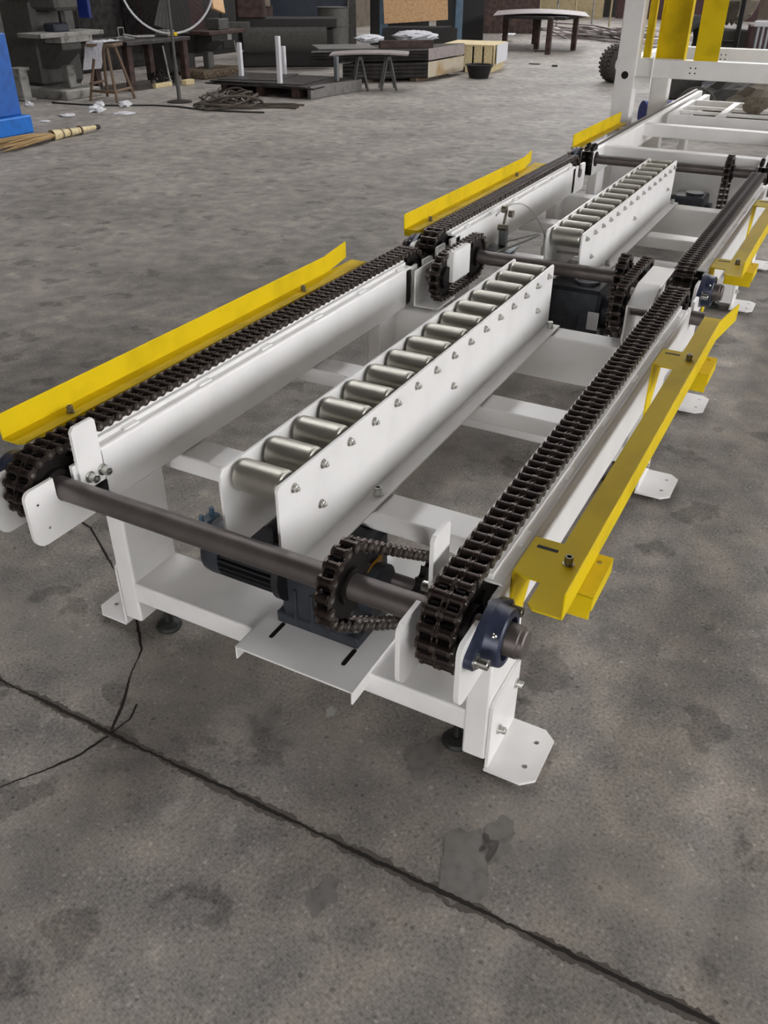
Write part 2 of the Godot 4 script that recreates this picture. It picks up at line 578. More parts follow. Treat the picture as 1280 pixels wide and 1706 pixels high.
func shell():
	var fb := B.new()
	fb.box(Vector3((XW + XE) / 2, -0.28, (ZN + ZS) / 2), Vector3(XE - XW + 0.6, 0.2, ZS - ZN + 0.6))
	var fl := struct("floor", fb, M.dirt, "worn grey concrete workshop floor with a dark joint and hairline cracks")
	slab("slab", XW, XE, -0.907, ZS, 2.6, M.near_floor, fl)
	slab("slab", XW, XE, ZN, -0.911, 2.6, M.near_floor, fl)
	var jb := B.new()
	jb.box(Vector3((XW + XE) / 2, -0.09, -0.9095), Vector3(XE - XW, 0.16, 0.004))
	obj("joint_filler", jb, M.dirt, fl)
	rng.seed = 4
	crack(fl, [Vector2(-1.205, -0.915), Vector2(-1.235, -0.985), Vector2(-1.29, -1.07), Vector2(-1.33, -1.16), Vector2(-1.47, -1.29), Vector2(-1.62, -1.38), Vector2(-1.86, -1.52), Vector2(-2.3, -1.62)], 0.0045)
	crack(fl, [Vector2(-1.20, -0.90), Vector2(-1.215, -0.83), Vector2(-1.245, -0.77), Vector2(-1.29, -0.70), Vector2(-1.34, -0.62), Vector2(-1.5, -0.5)], 0.0042)
	crack(fl, [Vector2(-3.0, -0.909), Vector2(-1.5, -0.909), Vector2(0.0, -0.909), Vector2(1.2, -0.909)], 0.0058, "joint_dirt")
	crack(fl, [Vector2(-3.0, -0.908), Vector2(-1.5, -0.910), Vector2(0.0, -0.907), Vector2(1.2, -0.91)], 0.016, "joint_dirt", M.dust, 0.0005)
	for e in [[Vector2(-0.335, -0.985), 0.085, 3], [Vector2(-0.30, -1.06), 0.05, 4], [Vector2(-0.53, -1.20), 0.06, 5], [Vector2(-0.90, -1.13), 0.035, 6], [Vector2(-0.55, -0.80), 0.04, 9]]:
		blot(fl, e[0], e[1], e[2], M.stain, "stain")
	blot(fl, Vector2(-0.785, -1.21), 0.016, 7, M.paint, "paint_spot")
	crack(fl, [Vector2(-1.20, -0.91), Vector2(-1.19, -0.965), Vector2(-1.21, -1.01)], 0.003)
	# pale paint line and scuffs on the far slab
	var lb := B.new()
	for k in 26:
		var z := -10.8 - k * 0.36
		var x := -5.25 + 0.55 * smoothstep(0, 14, k)
		lb.poly([Vector3(x, 0.0012, z), Vector3(x + 0.10, 0.0012, z), Vector3(x + 0.10 + 0.55 * (smoothstep(0, 14, k + 1) - smoothstep(0, 14, k)), 0.0012, z - 0.36), Vector3(x + 0.55 * (smoothstep(0, 14, k + 1) - smoothstep(0, 14, k)), 0.0012, z - 0.36)], Vector3.UP)
	obj("painted_line", lb, M.line, fl)
	# walls with openings
	var wl := B.new()
	wl.box(Vector3(XW - 0.15, HC / 2, (ZN + ZS) / 2), Vector3(0.3, HC, ZS - ZN + 0.6))
	struct("wall_left", wl, M.wall)
	var wb := B.new()
	# a window band between x = -12 and 0
	wb.box(Vector3((XW + XE) / 2, 3.0, ZN - 0.15), Vector3(XE - XW, 6.0, 0.3))
	wb.box(Vector3((XW + XE) / 2, (8.6 + HC) / 2, ZN - 0.15), Vector3(XE - XW, HC - 8.6, 0.3))
	wb.box(Vector3((XW - 12.0) / 2, 7.3, ZN - 0.15), Vector3(-12.0 - XW, 2.6, 0.3))
	wb.box(Vector3(XE / 2, 7.3, ZN - 0.15), Vector3(XE, 2.6, 0.3))
	for k in 4:
		wb.box(Vector3(-9.6 + 2.4 * k, 7.3, ZN - 0.15), Vector3(0.3, 2.6, 0.28))
	struct("wall_back", wb, M.wall)
	# the right wall is mostly open bays and windows between posts
	var wr := B.new()
	var sill := 4.3
	var head := 7.4
	wr.box(Vector3(XE + 0.15, sill / 2, (ZN + ZS) / 2), Vector3(0.3, sill, ZS - ZN + 0.6))
	wr.box(Vector3(XE + 0.15, (head + HC) / 2, (ZN + ZS) / 2), Vector3(0.3, HC - head, ZS - ZN + 0.6))
	for k in 9:
		wr.box(Vector3(XE + 0.15, HC / 2, ZS - 0.2 - k * (ZS - ZN - 0.4) / 8.0), Vector3(0.298, HC, 0.45))
	struct("wall_right", wr, M.wall)
	# the wall behind the camera has a wide doorway
	var wf := B.new()
	wf.box(Vector3((XW - 1.0) / 2, HC / 2, ZS + 0.15), Vector3(-1.0 - XW, HC, 0.3))
	wf.box(Vector3((XE + 3.4) / 2, HC / 2, ZS + 0.15), Vector3(XE - 3.4, HC, 0.3))
	wf.box(Vector3(1.2, (3.6 + HC) / 2, ZS + 0.15), Vector3(4.4, HC - 3.6, 0.3))
	struct("wall_front", wf, M.wall)
	# ceiling with two roof-light strips over the far half of the hall
	var cb := B.new()
	var cuts := [[ZS + 0.3, -4.0, [XW - 0.3, XE + 0.3]], [-4.0, -14.0, [XW - 0.3, -9.6, -7.8, XE + 0.3]], [-14.0, ZN - 0.3, [XW - 0.3, -9.6, -7.8, -1.2, 0.0, XE + 0.3]]]
	for c in cuts:
		for k in range(0, c[2].size(), 2):
			cb.box(Vector3((c[2][k] + c[2][k + 1]) / 2, HC + 0.1, (c[0] + c[1]) / 2), Vector3(c[2][k + 1] - c[2][k], 0.2, c[0] - c[1]))
	for k in 12:
		cb.box(Vector3((XW + XE) / 2, HC - 0.1, ZS - k * (ZS - ZN) / 11.0), Vector3(XE - XW, 0.2, 0.16))
	struct("ceiling", cb, M.ceil)

# ------------------------------------------------------------------ small shared shapes
var mesh_cache := {}
func shared(key: String, make: Callable) -> Mesh:
	if not mesh_cache.has(key):
		mesh_cache[key] = make.call()
	return mesh_cache[key]

func cap_screw() -> Mesh:   # socket head cap screw on a washer, axis +Y, origin on the surface
	return shared("cap_screw", func():
		var b := B.new()
		b.lathe(Vector3.ZERO, Vector3.UP, [[0.0095, 0.0], [0.0105, 0.001], [0.0105, 0.0025], [0.0075, 0.003], [0.0075, 0.0145], [0.0066, 0.0155], [0.0040, 0.0155], [0.0036, 0.0085], [0.0, 0.0085]], 16)
		return b.mesh(M.bolt))

func dark_screw() -> Mesh:
	return shared("dark_screw", func():
		var b := B.new()
		b.lathe(Vector3.ZERO, Vector3.UP, [[0.0095, 0.0], [0.0105, 0.001], [0.0105, 0.0025], [0.008, 0.003], [0.008, 0.0155], [0.007, 0.017], [0.0044, 0.017], [0.0040, 0.009], [0.0, 0.009]], 16)
		return b.mesh(M.dark_bolt))

func hex_nut() -> Mesh:      # hexagon nut with washer and thread end
	return shared("hex_nut", func():
		var b := B.new()
		b.lathe(Vector3.ZERO, Vector3.UP, [[0.0105, 0.0], [0.0105, 0.0018], [0.0, 0.0018]], 14)
		b.lathe(Vector3(0, 0.0018, 0), Vector3.UP, [[0.0080, 0.0], [0.0080, 0.0070], [0.0068, 0.0078], [0.0, 0.0078]], 6)
		b.lathe(Vector3(0, 0.008, 0), Vector3.UP, [[0.0042, 0.0], [0.0042, 0.005], [0.0034, 0.0056], [0.0, 0.0056]], 10)
		return b.mesh(M.nut))

func toward(d: Vector3) -> Basis:      # turns +Y into d
	d = d.normalized()
	if d.y > 0.999:
		return Basis.IDENTITY
	if d.y < -0.999:
		return Basis(Vector3.RIGHT, PI)
	return Basis(Quaternion(Vector3.UP, d))

func plate_outline(p: float, rr: float, waist: float) -> PackedVector2Array:
	var o := PackedVector2Array()      # figure-of-eight link plate from (0,0) to (p,0)
	var a0 := asin(clampf(waist / rr, 0, 1)) * 0.8
	for k in 9:
		var a := a0 + (TAU - 2 * a0) * k / 8.0
		o.append(Vector2(cos(a), sin(a)) * rr)
	o.append(Vector2(p * 0.5, -waist))
	for k in 9:
		var a := PI + a0 + (TAU - 2 * a0) * k / 8.0
		o.append(Vector2(p, 0) + Vector2(cos(a), sin(a)) * rr)
	o.append(Vector2(p * 0.5, waist))
	return o

# inner or outer link of a roller chain, from the origin along -Z
func link_mesh(outer: bool, strands: int) -> Mesh:
	return shared("link%s%d" % [outer, strands], func():
		var b := B.new()
		var pb := B.new()
		var sp := 0.0336
		var o := plate_outline(P, 0.0122 if not outer else 0.0117, 0.0072 if not outer else 0.0066)
		var t := 0.0026
		for s in strands:
			var x0 := (s - (strands - 1) * 0.5) * sp
			if outer:
				for e in [-1, 1]:
					b.prism(o, Vector3(x0 + e * 0.0150, 0, 0), Vector3.FORWARD, Vector3.UP, Vector3(t, 0, 0))
			else:
				for e in [-1, 1]:
					b.prism(o, Vector3(x0 + e * 0.0119, 0, 0), Vector3.FORWARD, Vector3.UP, Vector3(t, 0, 0))
		if outer:
			var hw := sp * (strands - 1) * 0.5 + 0.0178
			for z in [0.0, -P]:
				pb.tube(Vector3(-hw, 0, z), Vector3(hw, 0, z), 0.0048, 10)
		if not outer:
			for s in strands:
				var x0 := (s - (strands - 1) * 0.5) * sp
				for z in [0.0, -P]:
					pb.tube(Vector3(x0 - 0.0104, 0, z), Vector3(x0 + 0.0104, 0, z), 0.0100, 16)
		var am := b.mesh(M.chain)
		pb.st.set_material(M.pin if outer else M.chain_roller)
		return pb.st.commit(am))

# places the links of a closed loop given by pins (y, z) in the plane x
func lay_chain(under: Node, x: float, pins: Array, strands: int, closed := true, whole := true):
	var n := pins.size()
	for i in (n if closed else n - 1):
		var a: Vector2 = pins[i]
		var c: Vector2 = pins[(i + 1) % n]
		var d := Vector3(0, c.x - a.x, c.y - a.y).normalized()
		var q := Basis(Vector3.RIGHT, (-d).cross(Vector3.RIGHT), -d)
		var o := i % 2 == 1
		inst("outer_link" if o else "inner_link", link_mesh(o, strands), under, Vector3(x, a.x, a.y), q)

func lay_chain_joined(called: String, under: Node, x: float, pins: Array, strands: int, closed := true) -> void:
	for o in [false, true]:
		var xf := []
		var n := pins.size()
		for i in (n if closed else n - 1):
			if (i % 2 == 1) != o:
				continue
			var a: Vector2 = pins[i]
			var c: Vector2 = pins[(i + 1) % n]
			var d := Vector3(0, c.x - a.x, c.y - a.y).normalized()
			xf.append(Transform3D(Basis(Vector3.RIGHT, (-d).cross(Vector3.RIGHT), -d), Vector3(x, a.x, a.y)))
		var mm := MultiMesh.new()
		mm.transform_format = MultiMesh.TRANSFORM_3D
		mm.mesh = link_mesh(o, strands)
		mm.instance_count = xf.size()
		for i in xf.size():
			mm.set_instance_transform(i, xf[i])
		var mi := MultiMeshInstance3D.new()
		mi.multimesh = mm
		mi.name = "outer_links" if o else "inner_links"
		mi.set_meta("kind", "stuff")
		under.add_child(mi, true)

# pins of a loop round two equal sprockets, a first; both as (y, z), centres a whole number of pitches apart
func loop_pins(a: Vector2, c: Vector2, upper_only := false) -> Array:
	var d := (c - a)
	var n := int(round(d.length() / P))
	d = d.normalized()
	var nn := Vector2(-d.y, d.x)      # left of d in (y, z)
	if nn.x < 0:
		nn = -nn                  # towards +y
	var out := []
	for i in n:
		out.append(a + nn * R + d * P * i)
	for k in NT / 2:
		var an := PI * k / (NT / 2.0)
		out.append(c + nn * R * cos(an) + d * R * sin(an))
	for i in n:
		out.append(c - nn * R - d * P * i)
	for k in NT / 2:
		var an := PI * k / (NT / 2.0)
		out.append(a - nn * R * cos(an) - d * R * sin(an))
	return out

func sprocket_mesh(strands: int) -> Mesh:
	return shared("sprocket%d" % strands, func():
		var b := B.new()
		var pts := PackedVector2Array()
		for k in NT:
			for j in 4:
				var rr: float = [R - 0.0098, R - 0.0062, R + 0.0075, R - 0.0062][j]
				var a := TAU * (k + j * 0.25) / NT
				pts.append(Vector2(cos(a), sin(a)) * rr)
		for s in strands:
			var x0 := (s - (strands - 1) * 0.5) * 0.0336
			b.prism(pts, Vector3(x0, 0, 0), Vector3.FORWARD, Vector3.UP, Vector3(0.0165, 0, 0))
		var hw := 0.0336 * (strands - 1) * 0.5 + 0.022
		b.tube(Vector3(-hw, 0, 0), Vector3(hw, 0, 0), 0.040, 24)
		return b.mesh(M.sprocket))

func drive_sprocket_mesh(hub: float) -> Mesh:
	return shared("drive_sprocket%.3f" % hub, func():
		var b := B.new()
		var pts := PackedVector2Array()
		for k in NT:
			for j in 4:
				var rr: float = [R - 0.0098, R - 0.0062, R + 0.0075, R - 0.0062][j]
				var a := TAU * (k + j * 0.25) / NT
				pts.append(Vector2(cos(a), sin(a)) * rr)
		b.prism(pts, Vector3.ZERO, Vector3.FORWARD, Vector3.UP, Vector3(0.0165, 0, 0))
		b.tube(Vector3(-0.012, 0, 0), Vector3(hub, 0, 0), 0.037, 24)
		return b.mesh(M.sprocket))

# ------------------------------------------------------------------ conveyor unit
func cheek_shape(front: bool) -> PackedVector2Array:
	# (z, y): forward end rounded, with a U slot open at the top for the shaft; z grows towards the end
	var o := PackedVector2Array()
	o.append(Vector2(-0.115, 0.592))
	o.append(Vector2(-0.027, 0.592))
	for k in 9:
		var a := PI - PI * k / 8.0
		o.append(Vector2(cos(a) * 0.027, 0.5507 - sin(a) * 0.027))
	o.append(Vector2(0.027, 0.592))
	for k in 5:
		var a := PI / 2 - PI / 2 * k / 4.0
		o.append(Vector2(0.106 - 0.018 + cos(a) * 0.018, 0.592 - 0.018 + sin(a) * 0.018))
	for k in 5:
		var a := -PI / 2 * k / 4.0
		o.append(Vector2(0.106 - 0.03 + cos(a) * 0.03, 0.453 + 0.03 + sin(a) * 0.03))
	o.append(Vector2(-0.03, 0.453))
	o.append(Vector2(-0.115, 0.457))
	return o

func flange_bearing(under: Node, at: Vector3, side: float):
	var b := B.new()
	# rhombic flange
	var pts := PackedVector2Array()
	var ang := atan2(0.004, 0.09)
	for s in [0, 1]:
		var base: float = ang + PI * s
		for k in 7:
			var a: float = base - 1.1 + 2.2 * k / 6.0
			pts.append(Vector2(cos(base), sin(base)) * 0.080 + Vector2(cos(a), sin(a)) * 0.018)
		for k in 5:
			var a: float = base + PI / 2 - 0.5 + 1.0 * k / 4.0
			pts.append(Vector2(cos(a), sin(a)) * 0.057)
	b.prism(pts, Vector3(side * 0.0075, 0, 0), Vector3.BACK, Vector3.UP, Vector3(0.015, 0, 0), [], true)
	b.lathe(Vector3(side * 0.012, 0, 0), Vector3(side, 0, 0), [[0.057, 0.0], [0.054, 0.012], [0.052, 0.028], [0.049, 0.031], [0.039, 0.031], [0.038, 0.018], [0.0, 0.018]], 32)
	var o := obj("flange_bearing", b, M.navy, under, at)
	var c := B.new()
	c.lathe(Vector3(side * 0.018, 0, 0), Vector3(side, 0, 0), [[0.034, 0.0], [0.034, 0.012], [0.0295, 0.0125], [0.0295, 0.044], [0.028, 0.046], [0.0262, 0.046], [0.0262, 0.053], [0.0240, 0.0555], [0.0, 0.0555]], 28)
	obj("locking_collar", c, M.shaft, o)
	for s in [0, 1]:
		var a: float = ang + PI * s
		var bb := B.new()
		bb.lathe(Vector3.ZERO, Vector3(side, 0, 0), [[0.014, 0.0], [0.014, 0.003], [0.0095, 0.0032], [0.0095, 0.022], [0.0085, 0.0235], [0.005, 0.0235], [0.0045, 0.014], [0, 0.014]], 18)
		obj("bearing_bolt", bb, M.bolt if s == 0 else M.dark_bolt, o, Vector3(side * 0.015, sin(a) * 0.080, cos(a) * 0.080))
	var nb := B.new()
	nb.lathe(Vector3(side * 0.030, 0.030, 0.038), Vector3(0, 0.62, 0.78), [[0.005, -0.004], [0.005, 0.006], [0.003, 0.008], [0.003, 0.012], [0, 0.013]], 10)
	obj("grease_nipple", nb, M.bolt, o)

func make_leg(under: Node, x: float, z: float, side: float, y_top: float, foot := true):
	var b := B.new()
	b.rhs(Vector3(x, 0.047, z - 0.082), Vector3(x, y_top, z - 0.082), Vector3.RIGHT, 0.0275, 0.082, 0.004, 0.007)
	var leg := obj("leg", b, M.white, under)
	if not foot:
		return leg
	# bent foot plate bolted to the outer face
	var f := B.new()
	var xo := x + side * 0.0275
	f.prism(PackedVector2Array([Vector2(-0.002, 0.022), Vector2(-0.168, 0.022), Vector2(-0.168, 0.205), Vector2(-0.150, 0.213), Vector2(-0.014, 0.213), Vector2(-0.002, 0.201)]), Vector3(xo + side * 0.0045, 0, z), Vector3.BACK, Vector3.UP, Vector3(0.007, 0, 0))
	var x1 := xo + side * 0.001
	f.prism(PackedVector2Array([Vector2(0, 0.004), Vector2(0, -0.168), Vector2(0.085, -0.168), Vector2(0.112, -0.145), Vector2(0.112, -0.02), Vector2(0.085, 0.004)]), Vector3(x1, 0.0195, z), Vector3(side, 0, 0), Vector3.BACK, Vector3(0, 0.007, 0), [[Vector2(0.078, -0.045), 0.0068], [Vector2(0.078, -0.122), 0.0068]])
	obj("foot_plate", f, M.white, leg)
	inst("bolt", shared("big_bolt", func():
		var k := B.new()
		k.lathe(Vector3.ZERO, Vector3.UP, [[0.011, 0], [0.012, 0.002], [0.012, 0.004], [0.0085, 0.0045], [0.0085, 0.016], [0.0075, 0.0175], [0.004, 0.0175], [0.004, 0.01], [0, 0.01]], 16)
		return k.mesh(M.bolt)), leg, Vector3(xo + side * 0.008, 0.098, z - 0.052), toward(Vector3(side, 0, 0)))
	inst("bolt", mesh_cache["big_bolt"], leg, Vector3(xo + side * 0.008, 0.152, z - 0.150), toward(Vector3(side, 0, 0)))
	var p := B.new()
	var xf := x - side * 0.062
	p.tube(Vector3(xf, 0.012, z - 0.06), Vector3(xf, 0.112, z - 0.06), 0.009, 12)
	p.lathe(Vector3(xf, 0.0, z - 0.06), Vector3.UP, [[0.0, 0.0], [0.033, 0.0], [0.035, 0.005], [0.03, 0.012], [0.014, 0.019], [0.0, 0.019]], 22)
	obj("levelling_foot", p, M.foot, leg)
	return leg

func make_guard(under: Node, side: float, z0: float, z1: float, flare: float, brackets: Array):
	var b := B.new()
	var xw := RX + (0.178 if side > 0 else 0.152)
	var x0 := side * (xw - 0.062)
	var x1 := side * xw
	var y := 0.607
	var t := 0.004
	var top := 0.657 if side > 0 else 0.664
	# base
	var pts := PackedVector2Array([Vector2(0.012, z0), Vector2(0.062, z0), Vector2(0.062, z1), Vector2(0, z1), Vector2(0, z0 - 0.012)])
	b.prism(pts, Vector3(x0, y - t / 2, 0), Vector3(side, 0, 0), Vector3.BACK, Vector3(0, t, 0))
	# upright, with the far end bent outwards
	b.box(Vector3(x1, (top + y - t) / 2, (z0 + z1 + flare) / 2), Vector3(t, top - y + t, z0 - z1 - flare), 0.0012)
	if flare > 0.0:
		var a := Vector3(x1, 0, z1 + flare)
		var e := Vector3(x1 + side * 0.026, 0, z1)
		var n := Vector3(side * flare, 0, 0.026).normalized() * t * 0.5
		var lo0 := y - t
		var hi0 := top
		var lo1 := y + 0.004
		var hi1 := top + 0.004
		for sgn in [-1.0, 1.0]:
			b.poly([a + n * sgn + Vector3.UP * lo0, e + n * sgn + Vector3.UP * lo1, e + n * sgn + Vector3.UP * hi1, a + n * sgn + Vector3.UP * hi0], n * sgn)
		b.poly([a + n + Vector3.UP * hi0, a - n + Vector3.UP * hi0, e - n + Vector3.UP * hi1, e + n + Vector3.UP * hi1], Vector3.UP)
		b.poly([a + n + Vector3.UP * lo0, a - n + Vector3.UP * lo0, e - n + Vector3.UP * lo1, e + n + Vector3.UP * lo1], Vector3.DOWN)
		b.poly([e + n + Vector3.UP * lo1, e - n + Vector3.UP * lo1, e - n + Vector3.UP * hi1, e + n + Vector3.UP * hi1], Vector3.FORWARD)
	var gr := obj("guard_rail", b, M.yellow, under)
	for zc in brackets:
		var k := B.new()
		var xr := side * (RX + 0.0595)
		var w := 0.128
		k.prism(PackedVector2Array([Vector2(0, 0.055), Vector2(0.018, 0.064), Vector2(0.148, 0.064), Vector2(0.148, -0.064), Vector2(0, -0.064)]), Vector3(xr, 0.6, zc), Vector3(side, 0, 0), Vector3.BACK, Vector3(0, 0.004, 0), [[Vector2(0.128, -0.04), 0.0055]])
		k.prism(PackedVector2Array([Vector2(-0.064, 0.0), Vector2(0.060, 0.0), Vector2(0.060, -0.185), Vector2(0.020, -0.185), Vector2(-0.064, -0.06)]), Vector3(xr + side * 0.002, 0.6, zc), Vector3.BACK, Vector3.UP, Vector3(0.004, 0, 0))
		k.box(Vector3(xr + side * 0.146, 0.585, zc), Vector3(0.004, 0.03, w), 0.001)
		k.box(Vector3(xr + side * 0.10, 0.575, zc + 0.062), Vector3(0.09, 0.05, 0.004), 0.001)
		obj("guard_bracket", k, M.yellow, gr)
		var sl := B.new()
		sl.box(Vector3(xr + side * 0.033, 0.6022, zc - 0.035), Vector3(0.04, 0.0008, 0.009), 0.0003)
		obj("bracket_slot", sl, M.bore, gr)
		inst("guard_bolt", dark_screw(), gr, Vector3(side * (xw - 0.036), y, zc))
		inst("bracket_bolt", hex_nut(), gr, Vector3(xr + side * 0.004, 0.575, zc - 0.08), toward(Vector3(side, 0.3, 0)))
	return gr

func gear_motor(under: Node, x0: float, x1: float, y0: float, z0: float, depth: float, height: float, motor_left: float):
	# worm gearbox from x0 to x1 on y0, front face at z0, electric motor reaching left to motor_left
	var gm := part_group("gear_motor", under)
	var b := B.new()
	b.box(Vector3((x0 + x1) / 2, y0 + 0.016, z0 - depth / 2), Vector3(x1 - x0, 0.032, depth), 0.004)
	b.box(Vector3((x0 + x1) / 2 - 0.005, y0 + height * 0.5 + 0.01, z0 - depth / 2), Vector3((x1 - x0) * 0.86, height - 0.02, depth * 0.95), 0.012)
	b.tube(Vector3(x1 - 0.05, y0 + height * 0.5, z0 - depth / 2), Vector3(x1 + 0.012, y0 + height * 0.5, z0 - depth / 2), 0.062, 24)
	b.tube(Vector3((x0 + x1) / 2 + 0.02, y0 + height * 0.5, z0 - depth / 2), Vector3((x0 + x1) / 2 + 0.02, y0 + height + 0.012, z0 - depth / 2), 0.05, 20)
	for k in 3:
		b.box(Vector3(x0 + 0.055 + k * 0.045, y0 + height * 0.28, z0 - 0.006), Vector3(0.009, height * 0.45, 0.016), 0.003)
	obj("gearbox", b, M.motor, gm)
	var c := Vector3(0, y0 + height * 0.62, z0 - depth * 0.22)
	var xm := x0 + 0.035
	var m := B.new()
	m.tube(Vector3(xm, c.y, c.z), Vector3(xm - 0.018, c.y, c.z), 0.079, 28)
	m.tube(Vector3(xm - 0.016, c.y, c.z), Vector3(motor_left + 0.05, c.y, c.z), 0.060, 28)
	for k in 26:
		var a := TAU * k / 26
		var d := Vector3(0, cos(a), sin(a))
		m.box(Vector3((xm - 0.02 + motor_left + 0.055) / 2, c.y, c.z) + d * 0.064, Vector3(xm - 0.02 - motor_left - 0.055, 0.014, 0.0032), 0.0, Basis(Vector3.RIGHT, d, Vector3.RIGHT.cross(d)))
	obj("motor_body", m, M.motor_dark, gm)
	var f := B.new()
	f.lathe(Vector3(motor_left + 0.055, c.y, c.z), Vector3.LEFT, [[0.0, 0.0], [0.071, 0.0], [0.072, 0.03], [0.069, 0.05], [0.055, 0.056], [0.02, 0.057], [0.0, 0.057]], 28)
	obj("fan_cover", f, M.motor, gm)
	var tb := B.new()
	tb.box(Vector3((xm + motor_left) / 2 + 0.02, c.y + 0.085, c.z - 0.02), Vector3(0.10, 0.05, 0.09), 0.006)
	obj("terminal_box", tb, M.motor_dark, gm)
	for s in [x0 + 0.02, x1 - 0.02]:
		inst("foot_bolt", shared("foot_bolt", func():
			var q := B.new()
			q.lathe(Vector3.ZERO, Vector3.UP, [[0.013, 0], [0.013, 0.003], [0, 0.003]], 16)
			q.lathe(Vector3(0, 0.003, 0), Vector3.UP, [[0.0105, 0], [0.0105, 0.009], [0.009, 0.010], [0, 0.010]], 6)
			q.lathe(Vector3(0, 0.013, 0), Vector3.UP, [[0.0055, 0], [0.0055, 0.012], [0, 0.013]], 10)
			return q.mesh(M.bolt)), gm, Vector3(s, y0 + 0.032, z0 - 0.03))
	return gm

func roller_track(under: Node, xr: float, xl: float, z0: float, pitch: float, n: int):
	var rt := part_group("roller_track", under)
	var y0 := 0.467
	var y1 := 0.668
	var zs := z0 + 0.055
	var ze := z0 - pitch * (n - 1) - 0.055
	var t := 0.006
	var sides := [[xr - t / 2, 1.0], [xl - t / 2, -1.0]]
	for s in sides:
		var b := B.new()
		var pts := PackedVector2Array([Vector2(zs, y0), Vector2(zs + 0.0, y1 - 0.008), Vector2(zs - 0.008, y1), Vector2(ze + 0.008, y1), Vector2(ze, y1 - 0.008), Vector2(ze, y0)])
		b.prism(pts, Vector3(s[0], 0, 0), Vector3.BACK, Vector3.UP, Vector3(t, 0, 0))
		# bend and foot flange
		for k in 4:
			var a0 := PI / 2 * k / 4.0
			var a1 := PI / 2 * (k + 1) / 4.0
			var r := 0.010
			var cx: float = s[0] + s[1] * (r + t / 2)
			var p0 := Vector2(cx - s[1] * cos(a0) * r, y0 + 0.006 - sin(a0) * r)
			var p1 := Vector2(cx - s[1] * cos(a1) * r, y0 + 0.006 - sin(a1) * r)
			var n0 := Vector3(s[1] * cos(a0), sin(a0), 0)
			var n1 := Vector3(s[1] * cos(a1), sin(a1), 0)
			b.squad(Vector3(p0.x, p0.y, zs), Vector3(p0.x, p0.y, ze), Vector3(p1.x, p1.y, ze), Vector3(p1.x, p1.y, zs), n0, n0, n1, n1)
		b.box(Vector3(s[0] + s[1] * 0.0275, y0 - 0.006, (zs + ze) / 2), Vector3(0.038, 0.005, zs - ze), 0.001)
		obj("side_plate", b, M.white, rt)
	var L := xr - xl - 2 * t
	var xm := (xr + xl - t * 0) / 2 - t / 2
	var rm: Mesh = shared("roller%.4f" % L, func():
		var b := B.new()
		var h := L / 2 - 0.006
		b.lathe(Vector3(-h, 0, 0), Vector3.RIGHT, [[0.011, 0.004], [0.025, 0.0035], [0.0265, 0.0], [0.0305, 0.0], [0.0336, 0.0026], [0.0345, 0.008], [0.0345, 2 * h - 0.008], [0.0336, 2 * h - 0.0026], [0.0305, 2 * h], [0.0265, 2 * h], [0.025, 2 * h - 0.0035], [0.011, 2 * h - 0.004]], 40)
		b.tube(Vector3(-L / 2, 0, 0), Vector3(L / 2, 0, 0), 0.0095, 12)
		return b.mesh(M.zinc))
	for k in n:
		var z := z0 - pitch * k
		inst("roller", rm, rt, Vector3(xm, 0.638, z), Basis(Vector3.RIGHT, 0.7 * k))
		inst("axle_nut", hex_nut(), rt, Vector3(xr, 0.641, z), toward(Vector3.RIGHT) * Basis(Vector3.UP, 0.5 * k))
	for z in [z0 - 0.095, z0 - pitch * 7.05, z0 - pitch * 13.2]:
		var b := B.new()
		b.tube(Vector3(xl - t, 0.552, z), Vector3(xr, 0.552, z), 0.006, 10)
		obj("tie_rod", b, M.bolt, rt)
		inst("tie_nut", hex_nut(), rt, Vector3(xr, 0.552, z), toward(Vector3.RIGHT))
	return rt

